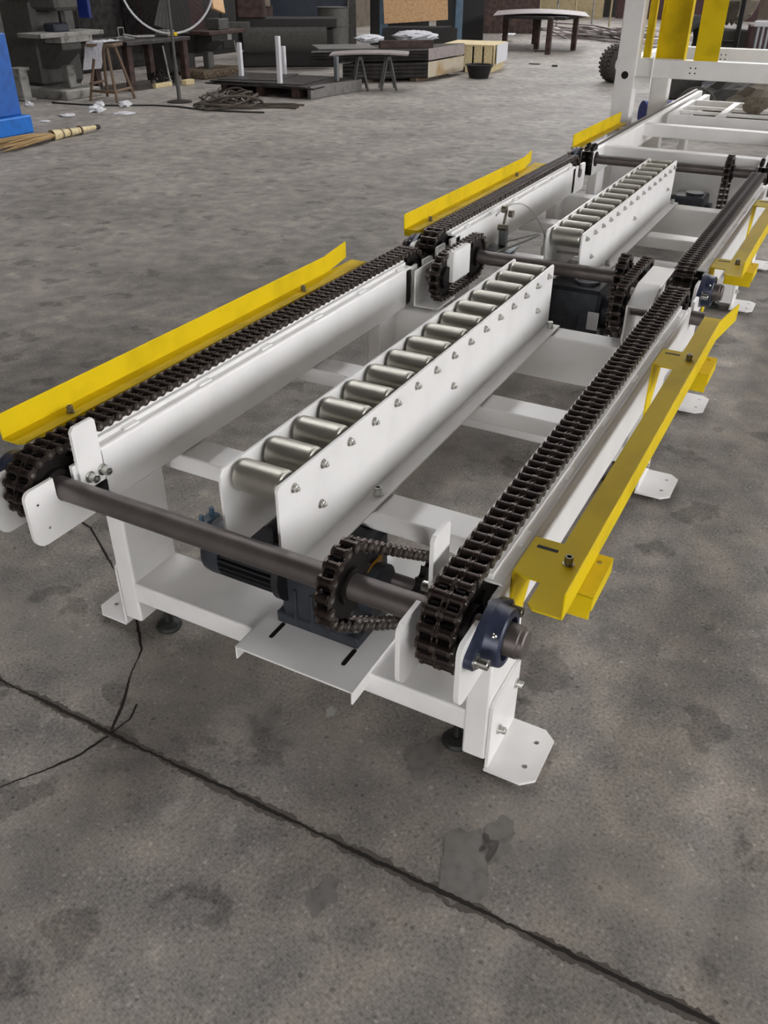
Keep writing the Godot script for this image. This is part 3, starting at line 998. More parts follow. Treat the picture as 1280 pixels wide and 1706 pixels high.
func conveyor(idx: int, label: String, at: Vector3) -> Node3D:
	var near := idx == 0
	var u := root("chain_conveyor", label, "conveyor", at, "")
	var n := 58
	var zt := -P * n              # tail shaft
	# rails
	for s in [-1.0, 1.0]:
		var x: float = s * RX
		var b := B.new()
		b.rhs(Vector3(x, 0.526, -0.077), Vector3(x, 0.526, zt + 0.077), Vector3.RIGHT, 0.059, 0.071, 0.005, 0.009)
		var rail := obj("side_rail", b, M.white, u)
		var gs := B.new()
		gs.box(Vector3(x, 0.603, zt / 2), Vector3(0.075, 0.012, -zt - 0.16), 0.0015)
		for e in [-1, 1]:
			gs.box(Vector3(x + e * 0.0168, 0.611, zt / 2), Vector3(0.015, 0.012, -zt - 0.13), 0.002)
		obj("chain_guide", gs, M.white, rail)
		for k in 6:
			var z := -0.20 - k * 0.275
			for e in [-1, 1]:
				var wb := B.new()
				var xx: float = x + e * 0.0435
				var prev := []
				for j in 15:
					var ss := j / 14.0
					var hgt: float = 0.007 * sqrt(max(0.0, 1.0 - pow(2 * ss - 1, 6))) + 0.0004
					var cur := [Vector3(xx - e * 0.006, 0.597 + hgt, z - ss * 0.055), Vector3(xx + e * 0.004, 0.597 + hgt * 0.45, z - ss * 0.055), Vector3(xx + e * 0.0068, 0.5955, z - ss * 0.055)]
					if prev.size():
						for m in 2:
							wb.poly([prev[m], prev[m + 1], cur[m + 1], cur[m]], Vector3(e * 0.6, 1, 0))
					prev = cur
				obj("weld_bead", wb, M.white, rail)
		for ends in [0, 1]:
			for e in [-1, 1]:
				var cb := B.new()
				var xf: float = x + e * 0.0545
				if ends == 0:
					cb.prism(cheek_shape(true), Vector3(xf, 0, 0), Vector3.BACK, Vector3.UP, Vector3(0.009, 0, 0), [[Vector2(0.078, 0.553), 0.0032], [Vector2(0.063, 0.488), 0.0032]] if s < 0 and e > 0 else [])
				else:
					cb.prism(cheek_shape(true), Vector3(xf, 0, zt), Vector3.FORWARD, Vector3.UP, Vector3(0.009, 0, 0))
				obj("end_plate", cb, M.white, rail)
	# legs, beams
	for s in [-1.0, 1.0]:
		make_leg(u, s * RX, -0.161, s, 0.456)
		make_leg(u, s * RX, -1.484, s, 0.456)
	for z in [-0.161, -1.484]:
		var b := B.new()
		b.rhs(Vector3(-RX + 0.0265, 0.141, z - 0.082), Vector3(RX - 0.0265, 0.141, z - 0.082), Vector3.UP, 0.030, 0.082, 0.004, 0.007, true)
		obj("base_beam", b, M.white, u)
	for z in [-0.414, -1.04]:
		var b := B.new()
		b.rhs(Vector3(-RX, 0.4295, z), Vector3(RX, 0.4295, z), Vector3.UP, 0.025, 0.048, 0.004, 0.006, true)
		obj("cross_beam", b, M.white, u)
	var tb := B.new()
	tb.rhs(Vector3(-RX + 0.0265, 0.375, -1.657), Vector3(RX - 0.0265, 0.375, -1.657), Vector3.UP, 0.079, 0.048, 0.004, 0.008, true)
	obj("cross_beam", tb, M.white, u)
	# roller track, set slightly off the middle
	var dx := 0.0
	roller_track(u, 0.087, -0.048, -0.116, 0.109, 15)
	for z in [-0.414, -1.04, -1.657]:
		for xx in [0.102, -0.075]:
			var sb := B.new()
			sb.box(Vector3(xx, 0.4555, z), Vector3(0.03, 0.008, 0.05), 0.001)
			obj("spacer", sb, M.white2, u)
	for z in [-0.425, -1.66]:
		inst("track_bolt", shared("track_bolt", func():
			var q := B.new()
			q.lathe(Vector3.ZERO, Vector3.UP, [[0.0115, 0], [0.0125, 0.001], [0.0125, 0.003], [0.0092, 0.0035], [0.0092, 0.019], [0.008, 0.0205], [0.0052, 0.0205], [0.0046, 0.011], [0, 0.011]], 18)
			return q.mesh(M.bolt)), u, Vector3(0.107, 0.4635, z))
	# shafts
	var sh := B.new()
	sh.tube(Vector3(-RX - 0.10, SY, 0), Vector3(RX + 0.115, SY, 0), 0.0255, 28)
	obj("drive_shaft", sh, M.shaft, u)
	for s in [-1.0, 1.0]:
		var sb := B.new()
		sb.tube(Vector3(s * (RX + 0.10), SY, zt), Vector3(s * ((0.34 if s < 0 else 0.31) if near else 0.42), SY, zt), 0.0225, 24)
		obj("stub_shaft", sb, M.shaft, u)
		inst("sprocket", sprocket_mesh(2), u, Vector3(s * RX, SY, 0), Basis(Vector3.RIGHT, PI / NT * 0.0))
		inst("sprocket", sprocket_mesh(2), u, Vector3(s * RX, SY, zt))
		flange_bearing(u, Vector3(s * (RX + 0.0592), SY, 0), s)
	# carrying chains
	for s in [-1.0, 1.0]:
		var ch := part_group("carrying_chain", u)
		var pins := loop_pins(Vector2(SY, 0), Vector2(SY, zt))
		if near:
			# upper run and both ends as links, the return run hidden in the rail left out
			var vis := pins.slice(0, n + NT / 2 + 3)
			var front := pins.slice(pins.size() - NT / 2 - 2)
			lay_chain(ch, s * RX, front + vis, 2, false)
		else:
			var vis := pins.slice(0, n + NT / 2 + 3)
			var front := pins.slice(pins.size() - NT / 2 - 2)
			lay_chain_joined("links", ch, s * RX, front + vis, 2, false)
	# guards
	make_guard(u, 1.0, -0.025, -1.60, 0.17, [-0.175, -1.23])
	make_guard(u, -1.0, -0.03, -1.60, 0.19, [-0.20, -1.22])
	return u

func near_unit():
	var u := conveyor(0, "near white chain conveyor with three black chain runs, rollers and the blue bearing facing us", Vector3(-0.906, 0, -1.049))
	# stop tabs on the inner rail faces
	for s in [-1.0, 1.0]:
		var b := B.new()
		var x: float = s * (RX - 0.059) - s * 0.004
		var pts := PackedVector2Array([Vector2(-0.036, 0.525), Vector2(-0.106, 0.525), Vector2(-0.106, 0.672), Vector2(-0.100, 0.680), Vector2(-0.046, 0.680), Vector2(-0.037, 0.671)])
		b.prism(pts, Vector3(x, 0, 0), Vector3.BACK, Vector3.UP, Vector3(0.008, 0, 0))
		var t := obj("stop_plate", b, M.white, u)
		for z in [-0.062, -0.100]:
			inst("bolt", shared("stop_bolt", func():
				var q := B.new()
				q.lathe(Vector3.ZERO, Vector3.UP, [[0.0125, 0], [0.0135, 0.001], [0.0135, 0.003], [0.0098, 0.0035], [0.0098, 0.021], [0.0088, 0.0225], [0.0054, 0.0225], [0.005, 0.013], [0, 0.013]], 18)
				return q.mesh(M.bolt)), t, Vector3(x - s * 0.004, 0.552, z), toward(Vector3(-s, 0, 0)))
	# motor base channel with slots
	var mp := B.new()
	mp.prism(PackedVector2Array([Vector2(-0.085, -0.085), Vector2(0.228, -0.085), Vector2(0.228, -0.62), Vector2(-0.085, -0.62)]), Vector3(0, 0.1775, 0), Vector3.RIGHT, Vector3.BACK, Vector3(0, 0.005, 0))
	for x in [-0.083, 0.226]:
		mp.box(Vector3(x, 0.1615, -0.3525), Vector3(0.005, 0.037, 0.535), 0.001)
	var mpo := obj("motor_plate", mp, M.white, u)
	for p in [[-0.030, -0.178], [0.166, -0.178], [0.205, -0.36]]:
		var sl := B.new()
		sl.prism(B.rrect(0.0055, 0.030, 0.0054), Vector3(p[0], 0.1803, p[1]), Vector3.RIGHT, Vector3.BACK, Vector3(0, 0.0006, 0))
		obj("slot", sl, M.bore, mpo)
	gear_motor(u, -0.050, 0.172, 0.18, -0.206, 0.20, 0.225, -0.245)
	var lb := B.new()
	lb.prism(B.rrect(0.034, 0.026, 0.006), Vector3(0.159, 0.335, -0.315), Vector3.FORWARD, Vector3.UP, Vector3(0.002, 0, 0))
	var pl := obj("rating_plate", lb, M.amber, u)
	var lc := B.new()
	for k in 4:
		lc.box(Vector3(0.1605, 0.349 - k * 0.009, -0.315), Vector3(0.0008, 0.005, 0.045 - 0.008 * (k % 2)))
	obj("plate_print", lc, M.label, pl)
	# drive chain from the gearbox to the shaft
	var a := Vector2(SY, 0)
	var c := a + Vector2(-0.59, -0.807).normalized() * P * 15
	inst("drive_sprocket", drive_sprocket_mesh(0.016), u, Vector3(0.270, a.x, a.y), Basis(Vector3.RIGHT, 0.1))
	inst("drive_sprocket", drive_sprocket_mesh(0.03), u, Vector3(0.270, c.x, c.y), Basis(Vector3.RIGHT, 0.05))
	var os := B.new()
	os.tube(Vector3(0.15, c.x, c.y), Vector3(0.305, c.x, c.y), 0.016, 18)
	obj("output_shaft", os, M.shaft, u)
	var ch := part_group("drive_chain", u)
	lay_chain(ch, 0.270, loop_pins(a, c), 1)
	# links to the next conveyor: small chain loops over the stub shafts
	var cn := B.new()
	cn.box(Vector3(-0.285, 0.352, -0.27), Vector3(0.03, 0.026, 0.07), 0.003)
	cn.tube(Vector3(-0.285, 0.365, -0.25), Vector3(-0.285, 0.384, -0.25), 0.006, 8)
	cn.tube(Vector3(-0.285, 0.365, -0.29), Vector3(-0.285, 0.384, -0.29), 0.006, 8)
	obj("connector", cn, M.steelblue, u)
	link_loops(u, -P * 58)

func link_loops(u: Node, zt: float):
	for sd in [[-0.337, -1.0], [0.318, 1.0]]:
		var x: float = sd[0]
		inst("link_sprocket", drive_sprocket_mesh(0.02), u, Vector3(x, SY, zt))
		inst("link_sprocket", drive_sprocket_mesh(0.02), u, Vector3(x, SY, zt - 10 * P))
		var lc := part_group("link_chain", u)
		lay_chain(lc, x, loop_pins(Vector2(SY, zt), Vector2(SY, zt - 10 * P)), 1)
	# folded cover between the left pair and a bracket plate below it
	var b := B.new()
	b.box(Vector3(-0.318, 0.582, zt - 0.09), Vector3(0.036, 0.11, 0.15), 0.004)
	obj("chain_tensioner", b, M.white, u)
	var k := B.new()
	k.box(Vector3(-0.40, 0.525, zt + 0.02), Vector3(0.006, 0.13, 0.16), 0.001)
	k.box(Vector3(-0.355, 0.462, zt + 0.02), Vector3(0.09, 0.006, 0.16), 0.001)
	obj("bracket", k, M.white, u)
	# plate with slot beside the right pair
	var r := B.new()
	r.prism(PackedVector2Array([Vector2(0.07, 0.44), Vector2(0.07, 0.575), Vector2(-0.05, 0.618), Vector2(-0.27, 0.618), Vector2(-0.27, 0.44)]), Vector3(0.352, 0, zt), Vector3.BACK, Vector3.UP, Vector3(0.006, 0, 0))
	r.box(Vector3(0.388, 0.616, zt - 0.16), Vector3(0.075, 0.006, 0.22), 0.001)
	r.box(Vector3(0.388, 0.598, zt + 0.01), Vector3(0.075, 0.006, 0.13), 0.001, Basis(Vector3.RIGHT, 0.34))
	var ro := obj("bearing_bracket", r, M.white, u)
	inst("bolt", dark_screw(), ro, Vector3(0.349, 0.55, zt - 0.03), toward(Vector3.LEFT))
	inst("bolt", cap_screw(), ro, Vector3(0.349, 0.49, zt - 0.10), toward(Vector3.LEFT))

func middle_unit():
	var u := conveyor(1, "middle white chain conveyor behind the near one, with a limit switch by its left rail", Vector3(-0.931, 0, -3.0865))
	# its gear motor under the head shaft
	gear_motor(u, -0.02, 0.225, 0.285, 0.02, 0.20, 0.205, -0.25)
	var bp := B.new()
	bp.box(Vector3(0.10, 0.282, -0.11), Vector3(0.42, 0.006, 0.40), 0.001)
	bp.box(Vector3(0.10, 0.25, 0.09), Vector3(0.42, 0.07, 0.006), 0.001)
	obj("motor_plate", bp, M.white, u)
	var t := B.new()
	t.prism(B.rrect(0.021, 0.034, 0.003), Vector3(0.190, 0.385, 0.033), Vector3.RIGHT, Vector3.UP, Vector3(0, 0, 0.0015))
	obj("paper_tag", t, M.label, u)
	var x := 0.268
	inst("drive_sprocket", drive_sprocket_mesh(0.03), u, Vector3(x, SY, 0))
	var c := Vector2(SY - P * 6, -0.04)
	inst("drive_sprocket", drive_sprocket_mesh(0.03), u, Vector3(x, c.x, c.y))
	var ch := part_group("drive_chain", u)
	lay_chain(ch, x, loop_pins(Vector2(SY, 0), Vector2(SY - P * 6, 0.0)), 1)
	# limit switch
	var ls := part_group("limit_switch", u)
	var b := B.new()
	b.box(Vector3(-0.375, 0.505, -0.475), Vector3(0.035, 0.075, 0.03), 0.004)
	b.box(Vector3(-0.375, 0.461, -0.45), Vector3(0.13, 0.006, 0.11), 0.001)
	obj("switch_body", b, M.galv, ls)
	var lv := B.new()
	lv.tube(Vector3(-0.375, 0.545, -0.46), Vector3(-0.365, 0.625, -0.465), 0.006, 8)
	lv.tube(Vector3(-0.385, 0.625, -0.465), Vector3(-0.365, 0.625, -0.465), 0.016, 14)
	lv.tube(Vector3(-0.352, 0.61, -0.465), Vector3(-0.335, 0.61, -0.465), 0.016, 14)
	lv.tube(Vector3(-0.395, 0.55, -0.46), Vector3(-0.355, 0.55, -0.46), 0.014, 14)
	obj("roller_lever", lv, M.dark_bolt, ls)
	var cb := B.new()
	var pts := []
	for k in 21:
		var a := k / 20.0
		pts.append(Vector3(-0.36 + 0.14 * sin(a * PI), 0.49 - 0.02 * a + 0.05 * sin(a * PI * 1.0), -0.46 - 0.12 * sin(a * PI * 0.9) + 0.16 * a))
	cb.sweep(pts, 0.0045, 8)
	obj("cable", cb, M.clear_cable, ls)
	var c2 := B.new()
	var p2 := []
	for k in 21:
		var a := k / 20.0
		p2.append(Vector3(-0.425 + 0.17 * a * a, 0.585 + 0.03 * sin(a * PI) - 0.16 * a * a * a, -0.50 - 0.26 * sin(a * PI * 0.62)))
	c2.sweep(p2, 0.0035, 8)
	obj("cable", c2, M.clear_cable, ls)

# ------------------------------------------------------------------ far transfer table
func transfer_table():
	var at := Vector3(-0.945, 0, -5.26)
	var u := root("transfer_conveyor", "far white transfer conveyor with an open lift grid between its single chain rails", "conveyor", at)
	for s in [-1.0, 1.0]:
		var x: float = s * 0.487
		var b := B.new()
		b.rhs(Vector3(x, 0.53, 0.05), Vector3(x, 0.53, -3.25), Vector3.RIGHT, 0.038, 0.068, 0.004, 0.006)
		var rail := obj("side_rail", b, M.white, u)
		var c := B.new()
		c.box(Vector3(x - s * -0.012, 0.603, -1.6), Vector3(0.022, 0.012, 3.3), 0.002)
		obj("chain_run", c, M.chain, rail)
		var e := B.new()
		e.box(Vector3(x - s * 0.075, 0.515, -3.05), Vector3(0.05, 0.10, 0.5), 0.002)
		obj("inner_channel", e, M.white, rail)
		for z in [-0.12, -2.9]:
			make_leg(u, x, z, s, 0.463)
		inst("sprocket", sprocket_mesh(2), u, Vector3(s * 0.487 * 0.99 - s * 0.0, SY, 0.0))
		flange_bearing(u, Vector3(s * 0.547, SY, 0), s)
	for bm in [[-0.21, 0.50, 0.598], [-1.21, 0.515, 0.595]]:
		var b := B.new()
		b.rhs(Vector3(-0.45, (bm[1] + bm[2]) / 2, bm[0]), Vector3(0.45, (bm[1] + bm[2]) / 2, bm[0]), Vector3.UP, (bm[2] - bm[1]) / 2, 0.04, 0.004, 0.006, true)
		obj("cross_beam", b, M.white, u)
	# lift grid
	var lg := part_group("lift_grid", u)
	var z0 := -1.68
	var z1 := -2.58
	for z in [z0, z1]:
		var b := B.new()
		b.box(Vector3(0.0, 0.565, z), Vector3(0.80, 0.07, 0.03), 0.003)
		obj("grid_beam", b, M.white, lg)
	for x in [-0.39, 0.39]:
		var b := B.new()
		b.box(Vector3(x, 0.565, (z0 + z1) / 2), Vector3(0.04, 0.07, z0 - z1 - 0.03), 0.003)
		obj("grid_beam", b, M.white, lg)
	for z in [z0 - 0.28, z0 - 0.55]:
		var b := B.new()
		b.box(Vector3(0.0, 0.585, z), Vector3(0.74, 0.022, 0.022), 0.002)
		obj("grid_bar", b, M.white, lg)
	var lb := B.new()
	lb.box(Vector3(-0.055, 0.588, (z0 + z1) / 2), Vector3(0.05, 0.024, z0 - z1 - 0.03), 0.002)
	obj("grid_bar", lb, M.white, lg)
	for x in [-0.30, -0.02, 0.25]:
		var b := B.new()
		b.box(Vector3(x, 0.515, z0), Vector3(0.05, 0.04, 0.04), 0.003)
		obj("grid_foot", b, M.white2, lg)
	var sh := B.new()
	sh.tube(Vector3(-0.56, SY, 0), Vector3(0.56, SY, 0), 0.0255, 24)
	obj("drive_shaft", sh, M.shaft, u)
	# base under the table with motor
	var bb := B.new()
	bb.box(Vector3(0.0, 0.14, -0.35), Vector3(0.92, 0.10, 0.30), 0.004)
	obj("base_beam", bb, M.white, u)
	var pn := B.new()
	pn.box(Vector3(0.0, 0.33, -0.42), Vector3(0.9, 0.26, 0.01), 0.002)
	obj("back_panel", pn, M.white2, u)
	gear_motor(u, 0.0, 0.22, 0.19, -0.02, 0.2, 0.2, -0.26)
	inst("drive_sprocket", drive_sprocket_mesh(0.03), u, Vector3(0.30, SY, 0))
	inst("drive_sprocket", drive_sprocket_mesh(0.03), u, Vector3(0.30, SY - 9 * P, 0))
	var ch := part_group("drive_chain", u)
	lay_chain_joined("links", ch, 0.30, loop_pins(Vector2(SY, 0), Vector2(SY - 9 * P, 0)), 1)
	var gb := B.new()
	gb.box(Vector3(-0.676, 0.592, -0.83), Vector3(0.004, 0.076, 1.12), 0.001)
	gb.box(Vector3(-0.652, 0.556, -0.83), Vector3(0.048, 0.004, 1.12), 0.001)
	var go := obj("guard_rail", gb, M.yellow, u)
	for z in [-0.34, -1.2]:
		var kb := B.new()
		kb.box(Vector3(-0.61, 0.545, z), Vector3(0.17, 0.018, 0.08), 0.002)
		obj("guard_bracket", kb, M.pale, go)
	# crumpled bag left on the grid
	var bag := B.new()
	var noise := FastNoiseLite.new()
	noise.seed = 3
	noise.frequency = 2.2
	blob(bag, Vector3.ZERO, Vector3(0.085, 0.055, 0.07), noise, 0.5, 18, 12)
	var bo := obj("bag", bag, M.bag, self, at + Vector3(0.13, 0.642, -2.10))
	tag(bo, "crumpled grey-brown sack lying on the white lift grid", "sack")

func blob(b: B, c: Vector3, r: Vector3, noise: FastNoiseLite, amp: float, nu := 16, nv := 10, flat := true):
	var P0 := []
	for j in nv + 1:
		var row := []
		var th := PI * j / nv
		for i in nu:
			var ph := TAU * i / nu
			var d := Vector3(sin(th) * cos(ph), cos(th), sin(th) * sin(ph))
			var k := 1.0 + amp * noise.get_noise_3dv(d * 2.0)
			row.append(c + d * r * k)
		P0.append(row)
	for j in nv:
		for i in nu:
			var a: Vector3 = P0[j][i]
			var b1: Vector3 = P0[j][(i + 1) % nu]
			var c1: Vector3 = P0[j + 1][(i + 1) % nu]
			var d1: Vector3 = P0[j + 1][i]
			var o := (a + b1 + c1 + d1) * 0.25 - c
			if j > 0:
				b.poly([a, b1, c1], o)
			if j < nv - 1:
				b.poly([a, c1, d1], o)

func gantry():
	var u := root("gantry_frame", "tall white gantry with three yellow upright guards straddling the far conveyor", "gantry", Vector3(-0.95, 0, -7.4))
	var zf := 0.4
	var zr := -0.85
	for z in [zf, zr]:
		for x in [-0.755, 0.755]:
			var b := B.new()
			b.rhs(Vector3(x, 0.01, z), Vector3(x, 2.7, z), Vector3.RIGHT, 0.072, 0.06, 0.005, 0.008)
			b.box(Vector3(x, 0.006, z), Vector3(0.22, 0.012, 0.22), 0.002)
			var post := obj("post", b, M.white, u)
			var hb := B.new()
			hb.tube(Vector3(x, 0.835, z + 0.058), Vector3(x, 0.835, z + 0.0615), 0.026, 20)
			obj("access_hole", hb, M.bore, post)
	for e in [[zf, 0.826, 0.946, 0.03], [zr, 0.826, 0.946, 0.03], [zf, 2.55, 2.67, 0.0], [zr, 2.55, 2.67, 0.0]]:
		var b := B.new()
		b.rhs(Vector3(-0.684, (e[1] + e[2]) / 2, e[0]), Vector3(0.684, (e[1] + e[2]) / 2, e[0]), Vector3.UP, (e[2] - e[1]) / 2, 0.05, 0.004, 0.007, true)
		var bo := obj("cross_beam", b, M.white, u)
		if e[1] < 1.0:
			for hx in [-0.30, -0.265, 0.24, 0.275]:
				for hy in [0.868, 0.90]:
					var h := B.new()
					h.tube(Vector3(hx, hy, e[0] + 0.05), Vector3(hx, hy, e[0] + 0.0512), 0.0055, 10)
					obj("bolt_hole", h, M.bore, bo)
	for x in [-0.755, 0.755]:
		for y in [0.886, 2.61]:
			var b := B.new()
			b.rhs(Vector3(x, y, zf - 0.06), Vector3(x, y, zr + 0.06), Vector3.RIGHT, 0.045, 0.055, 0.004, 0.006, true)
			obj("side_beam", b, M.white, u)
	# gusset
	var gb := B.new()
	gb.prism(PackedVector2Array([Vector2(-0.684, 0.826), Vector2(-0.50, 0.826), Vector2(-0.684, 0.74)]), Vector3(0, 0, zf - 0.02), Vector3.RIGHT, Vector3.UP, Vector3(0, 0, 0.008))
	obj("gusset", gb, M.white, u)
	# yellow upright guards
	var y0 := 0.947
	var y1 := 2.5
	var c1 := B.new()
	c1.box(Vector3(-0.640, (y0 + y1) / 2, zf - 0.02), Vector3(0.045, y1 - y0, 0.004), 0.001)
	c1.box(Vector3(-0.616, (y0 + y1) / 2, zf - 0.045), Vector3(0.004, y1 - y0, 0.05), 0.001)
	obj("upright_guard", c1, M.yellow, u)
	var c2 := B.new()
	c2.box(Vector3(-0.455, (y0 + y1) / 2, zf - 0.02), Vector3(0.20, y1 - y0, 0.004), 0.001)
	c2.box(Vector3(-0.553, (y0 + y1) / 2, zf + 0.02), Vector3(0.004, y1 - y0, 0.08), 0.001)
	c2.box(Vector3(-0.357, (y0 + y1) / 2, zf + 0.02), Vector3(0.004, y1 - y0, 0.08), 0.001)
	obj("upright_guard", c2, M.yellow, u)
	var c3 := B.new()
	c3.box(Vector3(-0.212, (y0 + y1) / 2 - 0.01, zf + 0.02), Vector3(0.165, y1 - y0 + 0.02, 0.005), 0.001)
	obj("upright_guard", c3, M.yellow, u)
	var rb := B.new()
	rb.tube(Vector3(-0.566, 0.75, zf + 0.06), Vector3(-0.566, 0.96, zf + 0.06), 0.006, 8)
	obj("thin_rod", rb, M.white, u)

# ------------------------------------------------------------------ background
func bxo(called: String, c: Vector3, s: Vector3, bev: float, m: Material, under: Node = self, turn := 0.0) -> MeshInstance3D:
	var b := B.new()
	b.box(Vector3.ZERO, s, bev)
	return obj(called, b, m, under, c, Basis(Vector3.UP, turn))

func tbo(called: String, a: Vector3, c: Vector3, r: float, m: Material, under: Node = self, n := 10, r2 := -1.0) -> MeshInstance3D:
	var b := B.new()
	b.tube(a, c, r, n, r2)
	return obj(called, b, m, under)

func background_left():
	# blue cabinet at the left edge
	var bc := root("machine_cabinet", "bright blue machine cabinet with a protruding lighter blue plinth at the left edge", "machine", Vector3(-8.45, 0, -6.0))
	var b := B.new()
	b.box(Vector3(0, 0.545, 0), Vector3(1.0, 0.75, 1.60), 0.01)
	obj("body", b, M.blue, bc)
	b = B.new()
	b.box(Vector3(0.02, 0.085, 0.0), Vector3(1.16, 0.17, 1.66), 0.012)
	obj("plinth", b, M.blue2, bc)
	b = B.new()
	b.box(Vector3(0.2, 1.02, 0.35), Vector3(0.45, 0.20, 0.8), 0.02)
	b.box(Vector3(0.2, 1.3, 0.4), Vector3(0.3, 0.4, 0.6), 0.02)
	obj("machine_head", b, M.cast_light, bc)
	# broom
	var br := root("broom", "straw broom lying on the floor in front of the blue cabinet", "broom", Vector3(-7.33, 0, -6.4))
	b = B.new()
	rng.seed = 11
	for k in 90:
		var a := rng.randf_range(-1, 1)
		var h := rng.randf_range(0.0, 1.0)
		var st := Vector3(0.02 * a, 0.035 + 0.02 * h, -0.28)
		var en := Vector3(0.20 * a + rng.randf_range(-0.03, 0.03), 0.01 + 0.09 * h * (1 - abs(a) * 0.6), rng.randf_range(0.35, 0.62))
		b.tube(st, st.lerp(en, 0.5) + Vector3(0, 0.015 * h, 0), 0.008, 5, 0.006)
		b.tube(st.lerp(en, 0.5) + Vector3(0, 0.015 * h, 0), en, 0.006, 5, 0.003)
	var bs := obj("bristles", b, M.straw, br)
	bs.set_meta("kind", "stuff")
	b = B.new()
	b.lathe(Vector3(0, 0.042, -0.18), Vector3(0, 0, -1), [[0.055, 0.0], [0.045, 0.10], [0.036, 0.20], [0.040, 0.22], [0.030, 0.34], [0.032, 0.36], [0.022, 0.52], [0.020, 0.62], [0.0, 0.63]], 12)
	obj("handle", b, M.pale, br)
	for z in [-0.30, -0.40, -0.56]:
		tbo("binding", Vector3(0, 0.042, z), Vector3(0, 0.042, z - 0.015), 0.046, M.brown, br, 14)
	tbo("handle_cap", Vector3(0, 0.042, -0.79), Vector3(0, 0.042, -0.84), 0.026, M.dark, br, 12)
	# stool
	var so := root("stool", "tall four-legged wooden stool with worn legs standing by the workbench", "stool", Vector3(-8.98, 0, -9.2))
	b = B.new()
	b.box(Vector3(0, 0.64, 0), Vector3(0.36, 0.04, 0.36), 0.008, Basis(Vector3.UP, 0.4))
	obj("seat", b, M.brown, so)
	var fe := [Vector3(-0.16, 0, 0.24), Vector3(0.30, 0, 0.23), Vector3(0.17, 0, -0.24), Vector3(-0.28, 0, -0.2)]
	for f in fe:
		var d: Vector3 = f
		tbo("leg", d, Vector3(d.x * 0.42, 0.63, d.z * 0.42), 0.019, M.brown, so, 8)
	tbo("stretcher", fe[1] * 0.88 + Vector3(0, 0.13, 0), fe[2] * 0.88 + Vector3(0, 0.13, 0), 0.018, M.brown, so, 6)
	tbo("stretcher", fe[0] * 0.88 + Vector3(0, 0.20, 0), fe[3] * 0.88 + Vector3(0, 0.20, 0), 0.018, M.brown, so, 6)
	tbo("stretcher", fe[0] * 0.9 + Vector3(0, 0.12, 0), fe[1] * 0.9 + Vector3(0, 0.12, 0), 0.018, M.brown, so, 6)
	# rag on it
	b = B.new()
	var nz := FastNoiseLite.new()
	nz.seed = 8
	nz.frequency = 3.0
	var G := []
	for j in 15:
		var row := []
		for i in 15:
			var px := -0.33 + 0.48 * i / 14.0
			var pz := -0.20 + 0.46 * j / 14.0
			var over: float = max(0.0, -px - 0.15) + max(0.0, pz - 0.16)
			var y: float = 0.682 - over * 1.9 + 0.018 * nz.get_noise_2d(px * 6, pz * 6)
			row.append(Vector3(px * (1.0 - over * 0.6), y, pz * (1.0 - over * 0.4)))
		G.append(row)
	for j in 14:
		for i in 14:
			b.poly([G[j][i], G[j][i + 1], G[j + 1][i + 1]], Vector3(-0.3, 1, 0.3))
			b.poly([G[j][i], G[j + 1][i + 1], G[j + 1][i]], Vector3(-0.3, 1, 0.3))
	tag(obj("rag", b, M.cloth, self, Vector3(-8.98, 0, -9.2)), "white rag hanging over the corner of the tall wooden stool", "rag")
	# scraps of paper on the floor
	rng.seed = 21
	var sp := [Vector2(118, 187), Vector2(150, 182), Vector2(160, 181), Vector2(185, 178), Vector2(175, 191), Vector2(92, 195), Vector2(62, 171)]
	var at := [Vector2(-8.4, -7.85), Vector2(-8.35, -8.25), Vector2(-8.52, -8.50), Vector2(-8.35, -8.75), Vector2(-7.95, -8.3), Vector2(-8.3, -7.4), Vector2(-9.42, -8.18)]
	var lbl := ["torn white paper scrap near the front of the blue cabinet", "crumpled white paper heap lying before the tall stool", "small crumpled paper close beside the larger paper heap", "white paper wad lying under the tall stool's front leg", "flat white paper strip lying on the floor before the stool", "faint paper shred lying nearest the blue cabinet", "little white block beside the cabinet and the cast base"]
	for k in at.size():
		b = B.new()
		var n2 := FastNoiseLite.new()
		n2.seed = 40 + k
		n2.frequency = 3.0
		var sz: Vector3 = [Vector3(0.10, 0.012, 0.09), Vector3(0.09, 0.04, 0.10), Vector3(0.05, 0.045, 0.05), Vector3(0.07, 0.04, 0.07), Vector3(0.13, 0.010, 0.12), Vector3(0.06, 0.008, 0.05), Vector3(0.06, 0.03, 0.05)][k]
		blob(b, Vector3(0, sz.y * 0.8, 0), sz, n2, 1.1, 12, 6)
		tag(obj("paper_scrap", b, M.paper, self, Vector3(at[k].x, 0, at[k].y)), lbl[k], "paper", "paper scraps on the floor")
	# first machine: old bench drill or planer on a cast base
	var m1 := root("milling_machine", "old grey milling machine with a white worktable on a chipped white cast base", "machine", Vector3(-10.0, 0, -9.2))
	b = B.new()
	b.box(Vector3(0.12, 0.057, 0.08), Vector3(0.98, 0.113, 0.62), 0.012)
	obj("base", b, M.cast_light, m1)
	b = B.new()
	b.box(Vector3(0.3, 0.24, 0.0), Vector3(0.12, 0.26, 0.14), 0.01)
	b.box(Vector3(0.3, 0.13, 0.0), Vector3(0.2, 0.04, 0.2), 0.008)
	obj("pedestal", b, M.cast_light, m1)
	b = B.new()
	b.box(Vector3(-0.3, 0.62, -0.2), Vector3(0.65, 1.05, 0.75), 0.06)
	b.box(Vector3(-0.25, 1.55, -0.1), Vector3(0.6, 0.9, 0.6), 0.08)
	obj("column", b, M.cast, m1)
	b = B.new()
